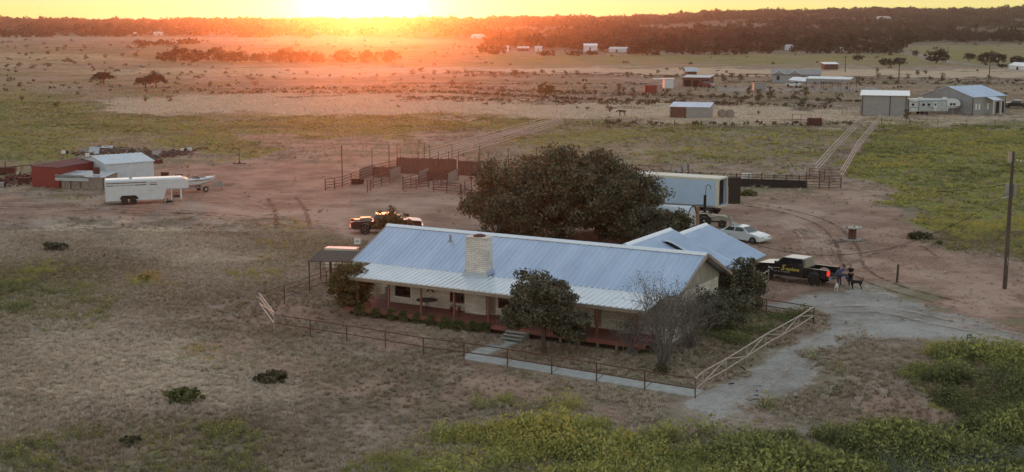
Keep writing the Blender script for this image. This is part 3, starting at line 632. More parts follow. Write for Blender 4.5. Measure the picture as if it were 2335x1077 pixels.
def pickup(name, label, loc, rz, paint, L=6.1, W=2.02, r=.44, rimm=None, group=None, lift=.06, bedlen=2.0, tail=True, cab='crew'):
    """origin: ground under the middle of the rear axle; +x forward"""
    rimm = rimm or M['rim']; t = thing(name, label, 'pickup truck', loc, rz, group); h = W / 2; wb = L * .625; ov = L * .20
    x0 = -ov; x1 = wb + L - ov - wb; zb = .52 + lift; zw = 1.18 + lift; xb1 = x0 + bedlen + .02
    # lower body (cab and nose) with a front wheel arch
    prof = [(xb1, zb - .05), (wb - r - .09, zb - .05)] + arch(wb, r + .09, zb - .05) + [(x1 - .06, zb - .05), (x1, zb + .08), (x1, zb + .42), (x1 - .06, zw - .05), (x1 - .35, zw + .02), (wb - .55, zw + .10), (xb1, zw + .04)]
    body = MB().prism_y(prof, -h, h).build('body', paint, t, bevel=.045)
    cx0, cx1 = xb1 + .03, wb - .50
    MB().taper(cx0, cx1, -h + .06, h - .06, zw + .0, cx0 + .16, cx1 - .78, -h + .2, h - .2, zw + .64).build('cab', paint, t, bevel=.05)
    def pane(a0, a1, u0, u1):   # on both cab sides
        for s in (-1, 1):
            def P_(x, f): return (x, s * (h - .045 - .145 * f), zw + .64 * f)
            q_ = [P_(a0, .12), P_(a1, .12), P_(u1, .88), P_(u0, .88)]; MB().hexa([(p[0], p[1] - s * .02, p[2]) for p in q_] + q_).build('side_window', M['glass'], t)
    mid = (cx0 + cx1) / 2 - .12
    pane(cx0 + .14, mid - .05, cx0 + .24, mid - .05); pane(mid + .05, cx1 - .16, mid + .05, cx1 - .72)
    q_ = [(cx1 - .03, -h + .16, zw + .08), (cx1 - .03, h - .16, zw + .08), (cx1 - .70, h - .28, zw + .60), (cx1 - .70, -h + .28, zw + .60)]
    MB().hexa([(p[0] - .03, p[1], p[2]) for p in q_] + [(p[0] + .03, p[1], p[2]) for p in q_]).build('windscreen', M['glass'], t)
    q_ = [(cx0 + .01, -h + .26, zw + .12), (cx0 + .01, h - .26, zw + .12), (cx0 + .13, h - .34, zw + .56), (cx0 + .13, -h + .34, zw + .56)]
    MB().hexa([(p[0] + .02, p[1], p[2]) for p in q_] + [(p[0] - .02, p[1], p[2]) for p in q_]).build('rear_window', M['glass'], t)
    # bed: side panels with arches, floor, headboard
    bed = MB(); bp_ = [(x0 + .05, zb - .02), (-r - .09, zb - .02)] + arch(0, r + .09, zb - .02) + [(xb1 - .01, zb - .02), (xb1 - .01, zw + .02), (x0 + .02, zw + .02)]
    bed.prism_y(bp_, -h, -h + .13).prism_y(bp_, h - .13, h).box(x0 + .1, xb1 - .02, -h + .132, h - .132, zb + .12, zb + .2).box(xb1 - .08, xb1 - .02, -h + .132, h - .132, zb + .202, zw + .0)
    bed = bed.build('bed', paint, t, bevel=.012)
    MB().box(x0 + .12, xb1 - .09, -h + .135, h - .135, zb + .204, zb + .22).build('bed_liner', M['dark'], bed)
    for s in (-1, 1):
        ar = MB(); pts = arch(0, r + .12, zb, 12)
        for (a, z0), (b, z1) in zip(pts[:-1], pts[1:]): ar.obox(((a + b) / 2, s * (h + .02), (z0 + z1) / 2), (math.hypot(b - a, z1 - z0) + .02, .07, .06), ry=-math.atan2(z1 - z0, b - a))
        ar.build('fender_flare', M['rub'], t)
        MB().box(x0 - .015, x0 + .14, s * (h - .1) - .10, s * (h - .1) + .11, zw - .42, zw - .02).build('tail_lamp', M['tail_lamp'] if tail and s == VIEWSIDE[0] else M['red'], t)
        MB().box(x1 - .16, x1 + .01, s * (h - .26) - .17, s * (h - .26) + .17, zb + .3, zb + .52).build('headlight', M['chrome'], t)
        mr = MB().obox((cx1 - .25, s * (h + .14), zw + .22), (.1, .22, .26)).obox((cx1 - .22, s * (h + .02), zw + .16), (.06, .16, .05)).build('mirror', paint, t, bevel=.02)
        MB().box(x0 + bedlen + .2, wb - .62, s * (h + .05) - .08, s * (h + .05) + .08, zb - .18, zb - .12).build('running_board', M['steel'], t)
    MB().box(x0 - .16, x0 + .02, -h + .06, h - .06, zb - .08, zb + .16).build('rear_bumper', M['gmetal'], t, bevel=.02)
    MB().box(x1 - .02, x1 + .16, -h + .04, h - .04, zb - .06, zb + .20).build('front_bumper', M['chrome'], t, bevel=.02)
    MB().box(x1 - .01, x1 + .025, -h + .38, h - .38, zb + .24, zb + .56).build('grille', M['chrome'], t)
    MB().box(x0 + .2, x1 - .2, -.5, -.38, .42, .55).box(x0 + .2, x1 - .2, .38, .5, .42, .55).box(wb - .06, wb + .06, -h + .2, h - .2, r - .05, r + .05).box(-.06, .06, -h + .2, h - .2, r - .05, r + .05).build('chassis', M['dark'], t)
    for x in (0, wb):
        for s in (-1, 1): wheel(t, x, s * (h - .10), r, .27, s, rimm)
    return t, dict(h=h, zb=zb, zw=zw, x0=x0, x1=x1, xb1=xb1, wb=wb, cx0=cx0, cx1=cx1)
def place_side(A, B, W):   # A, B: ground under the near rear and near front wheels -> axle centre and heading
    rz = heading(A, B); d = (B - A).normalized(); n = Vector((-d.y, d.x, 0));
    if n.y < 0: n = -n
    return A + n * (W / 2 - .1), rz
# black work truck beside the carport
A, B = G(1855, 652), G(1742, 637)
loc, rz = place_side(A, B, 2.04)
VIEWSIDE[0] = 1 if (Matrix.Rotation(rz, 3, 'Z') @ Vector((0, 1, 0))).y < 0 else -1
bt, bd = pickup('pickup_truck', 'black crew cab work truck with yellow lettering on the door, tailgate down', loc, rz, M['black'], L=6.2, W=2.04, r=.47, rimm=M['rimd'], lift=.12)
hh, zw, zb = bd['h'], bd['zw'], bd['zb']
MB().box(bd['x0'] - .56, bd['x0'] - .02, -.82, .82, zb + .12, zb + .17).build('tailgate', M['black'], bt, bevel=.01)
# which side faces the viewer: +y or -y locally
side = 1 if (Matrix.Rotation(rz, 3, 'Z') @ Vector((0, 1, 0))).y < 0 else -1
def lettering(name, txt, size, mt, parent, x, z, shear=0.0, bold=.0):
    cu = bpy.data.curves.new(name, 'FONT'); cu.body = txt; cu.size = size; cu.shear = shear; cu.extrude = .004; cu.offset = bold; cu.align_x = 'LEFT'
    o = bpy.data.objects.new(name, cu); COL.objects.link(o)
    dg = bpy.context.evaluated_depsgraph_get(); me = bpy.data.meshes.new_from_object(o.evaluated_get(dg)); bpy.data.objects.remove(o)
    me.materials.clear(); me.materials.append(mt); o2 = bpy.data.objects.new(name, me); COL.objects.link(o2); o2.parent = parent
    o2.location = (x, side * (hh + .012), z); o2.rotation_euler = (R(90), 0, R(180) if side > 0 else 0); return o2
xs_ = bd['cx1'] - .62
lettering('lettering', 'S', .62, M['yellow_letter'], bt, xs_, zb + .30, .45, .008)
lettering('lettering', 'tephens', .36, M['yellow_letter'], bt, xs_ - .40, zb + .33, .45, .004)
ln = MB(); _x = xs_ + .55; _r = random.Random(4)   # the small second line is too worn to read: short strokes where its letters stand
while _x > xs_ - .85:
    w_ = _r.uniform(.05, .09); ln.obox((_x, side * (hh + .010), zb + .19), (.022, .006, .11)).obox((_x - w_ * .5, side * (hh + .010), zb + .17 + _r.choice((0, .03))), (w_ * .7, .006, .022)); _x -= w_ + (.03 if _r.random() < .8 else .10)
ln.build('small_line', M['white_letter'], bt)
MB().tube((xs_ + .08, side * (hh + .008), zb + .46), (xs_ + .95, side * (hh + .008), zb + .40), .022, .022, 6).lathe([(.001, -.012), (.085, -.01), (.085, .01), (.001, .012)], 14, (xs_ + .98, side * (hh + .006), zb + .40), 'y').build('emblem', M['white_letter'], bt)
# dark flatbed-box pickup beyond the roof
A, B = G(833, 535), G(945, 533)
loc, rz = place_side(A, B, 2.0)
dp, dd = pickup('pickup_truck', 'dark maroon pickup with tool boxes in its bed, parked on the dirt beyond the roof', loc, rz, M['maroon'], L=6.7, W=2.0, r=.47, rimm=M['steel'], tail=False, bedlen=2.1)
for x, y, sx, sy, sz in ((-.7, -.45, .55, .5, .45), (-.1, .3, .6, .7, .5), (.4, -.4, .5, .5, .62)):
    MB().box(dd['x0'] + 1 + x, dd['x0'] + 1 + x + sx, y - sy / 2, y + sy / 2, dd['zb'] + .225, dd['zb'] + .25 + sz + .15).build('tool_box', M['steel'], dp, bevel=.03)
# far vehicles
A, B = G(2337, 248), G(2298, 247); loc, rz = place_side(A, B, 2.0)
pickup('pickup_truck', 'black pickup parked beside the blue roofed metal house at the right edge', loc, rz, M['black'], L=6.0, tail=False)
A, B = GT(1598, 200), GT(1630, 202); loc, rz = place_side(A, B, 2.0)
pickup('pickup_truck', 'old red pickup with a pale hood in front of the brown barn', loc, rz, M['red'], L=5.8, tail=False)
# white sedan
A, B = G(1660, 549), G(1727, 558)
def sedan(label, A, B, paint):
    W = 1.8; loc, rz = place_side(A, B, W); t = thing('sedan_car', label, 'car', loc, rz); h = W / 2; wb = 2.68; r = .33; z = .26
    prof = [(-.95, z + .08), (-.95 + .08, z - .02), (-r - .07, z - .02)] + arch(0, r + .07, z - .02) + [(wb - r - .07, z - .02)] + arch(wb, r + .07, z - .02) + [(wb + .82, z - .02), (wb + .92, z + .1), (wb + .90, z + .32), (wb + .75, z + .46), (wb + .2, z + .60), (wb - .62, z + .70), (.1, z + .72), (-.72, z + .74), (-.93, z + .66), (-1.0, z + .4)]
    MB().prism_y(prof, -h, h).build('body', paint, t, bevel=.07)
    # greenhouse: rounded roofline in slices
    line = [(-.80, .70, 1.0), (-.25, .99, .93), (.25, 1.15, .86), (.95, 1.19, .84), (1.45, 1.12, .86), (2.20, .70, .98)]
    cabm = MB()
    for (a, za, wa_), (b, zb_, wb_) in zip(line[:-1], line[1:]):
        k = .80; cabm.hexa([(a, -h * .93, z + .66), (b, -h * .93, z + .66), (b, h * .93, z + .66), (a, h * .93, z + .66), (a, -h * k * wa_ * 1.02, z + za), (b, -h * k * wb_ * 1.02, z + zb_), (b, h * k * wb_ * 1.02, z + zb_), (a, h * k * wa_ * 1.02, z + za)])
    cb = cabm.build('roof', paint, t, bevel=0)
    for s in (-1, 1):
        for (a0, a1, u0, u1) in ((-.42, .62, .02, .62), (.72, 1.92, .72, 1.42)):
            zz0, zz1 = z + .745, z + 1.08
            q_ = [(a0, s * h * .915, zz0), (a1, s * h * .915, zz0), (u1, s * h * .745, zz1), (u0, s * h * .745, zz1)]
            MB().hexa([(p[0], p[1] - s * .03, p[2]) for p in q_] + [(p[0], p[1] + s * .015, p[2]) for p in q_]).build('side_window', M['glass'], t)
        MB().box(wb + .62, wb + .9, s * (h - .3) - .16, s * (h - .3) + .2, z + .3, z + .44).build('headlight', M['chrome'], t, bevel=.03)
        MB().box(-1.01, -.85, s * (h - .28) - .18, s * (h - .28) + .18, z + .42, z + .6).build('tail_lamp', M['red'], t)
        MB().obox((1.78, s * (h + .05), z + .78), (.12, .18, .13)).build('mirror', paint, t, bevel=.03)
        for zz in (0, 1):
            pass
        for x in (0, wb): wheel(t, x, s * (h - .11), r, .2, s, M['steel'])
    q_ = [(2.17, -h * .80, z + .735), (2.17, h * .80, z + .735), (1.50, h * .66, z + 1.10), (1.50, -h * .66, z + 1.10)]
    MB().hexa([(p[0] - .03, p[1], p[2] - .02) for p in q_] + [(p[0] + .02, p[1], p[2] + .02) for p in q_]).build('windscreen', M['glass'], t)
    q_ = [(-.74, -h * .76, z + .75), (-.74, h * .76, z + .75), (-.28, h * .66, z + .99), (-.28, -h * .66, z + .99)]
    MB().hexa([(p[0] + .03, p[1], p[2] - .02) for p in q_] + [(p[0] - .02, p[1], p[2] + .015) for p in q_]).build('rear_window', M['glass'], t)
    return t
sedan('white four door sedan parked on the dirt behind the carport roof', A, B, M['carw'])
A, B = GT(1797, 200), GT(1817, 201)
t, _ = pickup('pickup_truck', 'small white pickup parked in front of the open canopy by the grey house', *place_side(A, B, 1.9), M['carw'], L=5.2, W=1.9, r=.4, tail=False, bedlen=1.5)

# gooseneck stock trailer
A, B = G(262, 468), G(372, 463); rz = heading(A, B); t = thing('livestock_trailer', 'long white gooseneck livestock trailer with slatted vents and side door', 'trailer', A, rz)
def ly(t_, px, py): p = t_.matrix_world.inverted() @ G(px, py); return p
L1 = (B - A).length + 1.1; Wt = 2.1; z0, z1 = .45, 2.62
sidep = [(-.9, z0), (L1 - 1.0, z0), (L1 - .68, 1.55), (L1 + 1.75, 1.55), (L1 + 1.75, z1 - .12), (L1 + 1.6, z1), (-.9, z1)]
MB().prism_y(sidep, .0, Wt).build('body', M['trailer'], t, bevel=.03)
MB().hexa([(-.92, -.03, z1 - .01), (L1 + 1.4, -.03, z1 - .01), (L1 + 1.4, Wt + .03, z1 - .01), (-.92, Wt + .03, z1 - .01), (-.8, .22, z1 + .16), (L1 + 1.15, .22, z1 + .16), (L1 + 1.15, Wt - .22, z1 + .16), (-.8, Wt - .22, z1 + .16)]).build('roof', M['carw'], t, bevel=.02)
for k, (a, b, z) in enumerate(((-.82, 2.6, 2.34), (2.64, 3.45, 2.34), (-.82, .0, 2.08), (.1, 2.1, 2.08), (2.2, 3.45, 2.08))):
    MB().box(a, b, -.012, .02, z, z + .085).build('vent_slot', M['dark'] if k != 3 else M['gmetal'], t)
dr = MB().box(3.75, 4.65, -.03, .005, z0 + .12, 2.45).build('side_door', M['trailer'], t, bevel=.01)
MB().box(3.82, 4.6, -.042, -.028, 2.08, 2.17).box(3.82, 4.6, -.042, -.028, 2.3, 2.34).build('door_vent', M['dark'], dr); MB().tube((3.8, -.07, 1.5), (4.1, -.07, 1.46), .025).build('handle', M['steel'], dr)
MB().box(-.95, L1 - 1.0, -.06, .01, z0, z0 + .12).build('lower_trim', M['trailer'], t)
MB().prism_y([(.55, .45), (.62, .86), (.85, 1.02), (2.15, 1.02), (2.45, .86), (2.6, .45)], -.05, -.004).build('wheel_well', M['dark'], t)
fe = MB(); fe.path([(.45, -.12, .5), (.72, -.12, 1.04), (2.3, -.12, 1.04), (2.68, -.12, .5)], .04); fe.build('fender', M['trailer'], t)
for x in (1.05, 1.95):
    for s, y in ((-1, -.12), (1, Wt + .02)): wheel(t, x, y, .37, .2, s, M['rimd'])
MB().tube((L1 + 1.2, .9, 1.55), (L1 + 1.2, .9, .75), .06).tube((L1 + 1.2, .9, .75), (L1 + 1.2, .9, .62), .1).build('coupler', M['steel'], t)
MB().box(L1 - .2, L1 - .08, .2, .32, 0, 1.5).build('jack_leg', M['trailer'], t); MB().box(1.7, 2.0, .8, 1.1, z1 + .165, z1 + .3).build('roof_vent', M['steel'], t)
MB().box(L1 + .8, L1 + 1.0, .1, .22, .3, 1.5).build('jack_leg', M['trailer'], t)

# speed boat on its trailer
A, B = G(426, 442), G(488, 437); rz = heading(A, B) + R(180) * 0; bt2 = thing('boat_trailer', 'low boat trailer with one small pale wheel under the white speedboat', 'trailer', A, rz)
MB().path([(-1.5, .6, .5), (3.2, .6, .5), (4.6, 1.2, .5)], .05).path([(-1.5, 1.9, .5), (3.2, 1.9, .5), (4.6, 1.25, .5)], .05).tube((2.2, .2, .36), (2.2, 2.3, .36), .05).build('frame', M['steel'], bt2)
wheel(bt2, 2.45, .2, .33, .18, -1, M['white']); wheel(bt2, 2.45, 2.3, .33, .18, 1, M['white'])
MB().path([(3.9, 1.0, .5), (3.9, 1.0, .95), (4.2, 1.0, 1.2)], .04).build('winch_post', M['steel'], bt2)
MB().obox((4.35, .7, .75), (.9, .03, .7), rz=.1).build('splash_plate', M['gmetal'], bt2)
bo = thing('speedboat', 'white speedboat with open cockpit, bow to the right, behind the livestock trailer', 'boat', A + Vector((0, 0, .5)), rz)
hull = MB(); st_ = [(-1.9, .95, .10, .95), (0, 1.08, .06, .98), (1.8, 1.05, .12, 1.02), (3.0, .72, .32, 1.08), (3.8, .28, .62, 1.12), (4.15, .03, .95, 1.13)]
vs = []; fs = []
for x, w, zk, zg in st_: vs += [(x, 1.25 - w, zg), (x, 1.25 - w * .88, zk + .35), (x, 1.25, zk), (x, 1.25 + w * .88, zk + .35), (x, 1.25 + w, zg)]
for i in range(5):
    for j in range(4): a = i * 5 + j; fs.append((a, a + 1, a + 6, a + 5))
fs.append((0, 1, 2, 3, 4)); hull.add(vs, fs).build('hull', M['carw'], bo, smooth=False)
dkb = MB(); vs = []; fs = []
for x, w, zk, zg in st_: vs += [(x, 1.25 - w * 1.02, zg + .01), (x, 1.25 - w * .62, zg + .09), (x, 1.25 + w * .62, zg + .09), (x, 1.25 + w * 1.02, zg + .01)]
for i in range(5):
    for j in range(3):
        if j == 1 and i in (0, 1, 2): continue
        a = i * 4 + j; fs.append((a, a + 1, a + 5, a + 4))
dkb.add(vs, fs).build('deck', M['trailer'], bo); MB().box(-1.7, 2.5, .7, 1.8, .42, .46).build('cockpit_floor', M['gmetal'], bo)
for x in (-1.2, 0, 1.0): MB().box(x, x + .5, .75, 1.75, .47, .8).box(x, x + .12, .75, 1.75, .8, 1.12).build('seat', M['trailer'], bo, bevel=.04)
MB().hexa([(1.9, .5, 1.05), (2.0, .5, 1.05), (2.0, 2.0, 1.05), (1.9, 2.0, 1.05), (1.5, .6, 1.42), (1.56, .6, 1.42), (1.56, 1.9, 1.42), (1.5, 1.9, 1.42)]).build('windscreen', M['glass'], bo)
MB().box(-1.9, 3.2, .1, .17, .93, .98).build('rub_rail', M['rub'], bo)

# box semi-trailer with its rear door swung open
A, B = G(1478, 484), G(1636, 496); rz = heading(A, B); t = thing('semi_trailer', 'long white box semi trailer behind the big oak, dark rear door swung open', 'trailer', A, rz); Ls = (B - A).length; bz0, bz1 = 1.05, 3.95
bx = MB(); bx.box(-7, Ls, 0, .06, bz0, bz1).box(-7, Ls, 2.54, 2.6, bz0, bz1).box(-7, Ls, .06, 2.54, bz0, bz0 + .1).box(-7, Ls, .06, 2.54, bz1 - .06, bz1 + .02).box(-7, -6.9, .06, 2.54, bz0 + .1, bz1 - .06)
bx.build('box', M['vanw'], t)
MB().box(-7.03, Ls + .02, -.03, 2.63, bz1 + .022, bz1 + .06).build('roof', M['cream'], t); MB().box(-7, Ls + .01, -.03, -.003, bz1 - .16, bz1 + .02).box(Ls - .28, Ls + .02, -.03, -.004, bz0, bz1 - .162).build('corner_trim', M['cream'], t)
MB().box(-7, Ls, -.02, -.003, bz0 - .1, bz0 + .1).build('side_rail', M['steel'], t)
fr = MB(); fr.box(Ls + .001, Ls + .08, 0, .12, bz0, bz1).box(Ls + .001, Ls + .08, 2.48, 2.6, bz0, bz1).box(Ls + .001, Ls + .08, .121, 2.479, bz1 - .12, bz1).box(Ls + .001, Ls + .08, .121, 2.479, bz0 - .1, bz0 + .1).build('door_frame', M['cream'], t)
MB().box(Ls - .4, Ls - .35, .1, 2.5, bz0 + .1, bz1 - .1).build('interior_shade', M['dark'], t)  # near-black sheet standing in for the shade inside the box
MB().obox((Ls + .72, 2.95, (bz0 + bz1) / 2), (1.25, .05, bz1 - bz0 - .1), rz=R(28)).build('rear_door', M['rimd'], t)
MB().box(Ls - 4.6, Ls - .6, .35, 2.25, .62, .98).build('bogie_frame', M['dark'], t)
for x in (Ls - 1.1, Ls - 2.4):
    for s, y in ((-1, .12), (1, 2.48)): wheel(t, x, y, .5, .26, s, M['white'])
MB().box(-5, -4.85, .5, .65, 0, 1.0).box(-5, -4.85, 1.95, 2.1, 0, 1.0).build('landing_gear', M['dark'], t)

# arched metal shed between the oak and the semi trailer
A, B = G(1490, 548), G(1566, 553); rz = heading(A, B); t = thing('arched_shed', 'white arched metal storage shed half hidden by the big oak', 'shed', A, rz); La = (B - A).length
prof = []; Wa = 3.4
for i in range(13):
    a = math.pi * i / 12; y = Wa / 2 - Wa / 2 * math.copysign(abs(math.cos(a)) ** .8, math.cos(a)); z = 3.1 * math.sin(a) ** .62
    prof.append((y, z))
sh = MB(); n = len(prof); vs = [(x, y, z) for x in (-2, La) for y, z in prof]; sh.add(vs, [(i, i + 1, n + i + 1, n + i) for i in range(n - 1)])
for k in range(24):
    x = -2 + (La + 2) * k / 24
    for (y0, z0_), (y1, z1_) in zip(prof[:-1], prof[1:]): sh.tube((x, y0, z0_), (x, y1, z1_), .035, .035, 4)
sh.build('shell', M['whmetal'], t)
MB().prism_x([(p[0] * .97 + .05, p[1] * .985) for p in prof], La - .1, La - .02).build('end_wall', M['whmetal'], t)
ar = MB()
for (y0, z0_), (y1, z1_) in zip(prof[:-1], prof[1:]): ar.tube((La, y0, z0_), (La, y1, z1_), .05, .05, 5)
ar.build('end_arch', M['dark'], t); MB().box(La - .05, La + .25, Wa - .3, Wa - .05, 0, 2.9).build('brick_post', mat('red_brick_post', (.36, .2, .14), .9), t)
# steel pole with a hooked top (well head lamp)
t = thing('hooked_pole', 'dark steel pole with hooked top in front of the semi trailer', 'pole', G(1606, 519))
MB().box(-.12, .12, -.12, .12, 0, 3.2).build('pole', M['dark'], t)
hk = [(.05 + .35 * 0, 0, 3.2), (.08, 0, 4.0)] + [(.08 + .22 - .22 * math.cos(a), 0, 4.0 + .22 * math.sin(a)) for a in (0.5, 1.1, 1.7, 2.3, 3.0)] + [(.52, 0, 3.75)]
MB().path(hk, .035).build('hook', M['cable'], t); MB().path([(-1.2, 0, 1.35), (0, 0, 1.4)], .03).path([(-1.2, 0, 2.2), (0, 0, 2.25)], .03).build('bracket', M['cable'], t)
# tractor
A, B = G(1608, 520), G(1643, 521); rz = heading(A, B); t = thing('farm_tractor', 'tan farm tractor parked between the semi trailer and the white sedan', 'tractor', A + Vector((0, .7, 0)), rz)
wheel(t, 0, -.65, .72, .38, -1, M['tan']); wheel(t, 0, .65, .72, .38, 1, M['tan']); wheel(t, 1.75, -.6, .40, .22, -1, M['tan']); wheel(t, 1.75, .6, .40, .22, 1, M['tan'])
MB().prism_y([(.5, .65), (2.1, .65), (2.25, .8), (2.2, 1.12), (1.9, 1.22), (.55, 1.3)], -.3, .3).build('hood', M['tan'], t, bevel=.05)
MB().box(-.5, 2.0, -.18, .18, .5, .8).box(1.7, 1.8, -.55, .55, .35, .45).build('frame', M['rimd'], t)
for s in (-1, 1): MB().prism_y([(-.7, 1.0), (-.5, 1.45), (.3, 1.48), (.65, 1.1), (.6, 1.05), (.28, 1.4), (-.46, 1.38), (-.62, .98)], s * .65 - .2, s * .65 + .2).build('fender', M['tan'], t)
MB().box(-.35, .1, -.22, .22, .95, 1.05).box(-.42, -.34, -.22, .22, 1.0, 1.5).build('seat', M['tan'], t, bevel=.03); MB().lathe([(.17, 0), (.2, .02), (.17, .04)], 14, (.45, 0, 1.45)).tube((.7, 0, 1.2), (.45, 0, 1.46), .02).build('steering_wheel', M['cable'], t)
lo = MB(); 
for s in (-1, 1): lo.path([(.5, s * .42, 1.0), (1.6, s * .42, 1.15), (2.6, s * .42, .75)], .05)
lo.build('loader_arms', M['gmetal'], t); MB().prism_y([(2.55, .3), (3.2, .25), (3.15, .35), (2.7, .5), (2.65, 1.0), (2.55, 1.0)], -.8, .8).build('loader_bucket', M['gmetal'], t); MB().tube((1.3, .1, 1.2), (1.3, .1, 1.9), .03).build('exhaust', M['rust'], t)

# fifth wheel travel trailer by the grey barn
A, B = G(2078, 263), G(2176, 262); rz = heading(A, B); t = thing('travel_trailer', 'white fifth wheel travel trailer with dark swoosh stripes beside the grey barn', 'trailer', A, rz); L5 = (B - A).length
MB().prism_y([(-.6, .75), (L5 - 1.6, .75), (L5 - 1.35, 1.45), (L5 + .5, 1.5), (L5 + 1.25, 1.9), (L5 + 1.35, 2.4), (L5 + .9, 3.1), (L5 + .1, 3.45), (-.6, 3.45)], 0, 2.5).build('body', M['trailer'], t, bevel=.08)
so = MB().box(1.5, L5 - 2.1, -.42, -.002, .95, 3.1).build('slide_out', mat('slide_out_grey', (.42, .46, .49), .5), t, bevel=.03); MB().box(1.45, L5 - 2.05, -.44, -.425, 3.0, 3.12).box(1.45, 1.5, -.44, -.41, .95, 3.0).box(L5 - 2.1, L5 - 2.05, -.44, -.41, .95, 3.0).build('slide_trim', M['rimd'], so)
for x in (.0, 2.2, 3.4, L5 - 1.1, L5 - .4): MB().box(x, x + .55, -.46 if 1.5 < x < L5 - 2 else -.02, -.40 if 1.5 < x < L5 - 2 else .01, 2.0, 2.5).build('window', M['glass'], t)
MB().box(L5 - 4.9, L5 - 4.3, -.46, -.42, 1.0, 2.8).build('door', M['white'], t); MB().box(L5 - 4.78, L5 - 4.45, -.475, -.462, 2.0, 2.55).build('door_window', M['glass'], t)
for pts in ([(-.5, -.02, 2.9), (1.2, -.02, 2.75)], [(-.5, -.02, 1.7), (1.2, -.02, 1.6)], [(L5 - 6.5, -.45, 1.75), (L5 - 4.2, -.45, 1.35)], [(L5 - 1.9, -.02, 1.7), (L5 + 1.0, -.02, 1.75)]): MB().path(pts, .05, 4).build('stripe', M['rimd'], t)
for x in (2.0, L5 - 2.2): MB().box(x, x + .8, .8, 1.6, 3.46, 3.72).build('roof_unit', M['white'], t, bevel=.06)
for x in (2.6, 3.5):
    for s, y in ((-1, .1), (1, 2.4)): wheel(t, x, y, .37, .22, s, M['steel'])
for x in (-.3, L5 - .2): MB().box(x, x + .12, .4, .52, 0, 1.5).build('jack_leg', M['steel'], t)

# ---------------- people and dogs ----------------
def skin(name, joints, edges, m, parent, sub=2, root=0):
    me = bpy.data.meshes.new(name); me.from_pydata([j[:3] for j in joints], edges, []); o = bpy.data.objects.new(name, me); COL.objects.link(o)
    sk = o.modifiers.new('skin', 'SKIN'); ss = o.modifiers.new('sub', 'SUBSURF'); ss.levels = sub; ss.render_levels = sub; sk.use_smooth_shade = True
    for i, j in enumerate(joints):
        v = me.skin_vertices[0].data[i]; r = j[3]; v.radius = r if hasattr(r, '__len__') else (r, r); v.use_root = (i == root)
    dg = bpy.context.evaluated_depsgraph_get(); nm = bpy.data.meshes.new_from_object(o.evaluated_get(dg)); bpy.data.objects.remove(o)
    nm.materials.clear(); nm.materials.append(m); o = bpy.data.objects.new(name, nm); COL.objects.link(o); o.parent = parent
    nm.polygons.foreach_set('use_smooth', [True] * len(nm.polygons)); return o
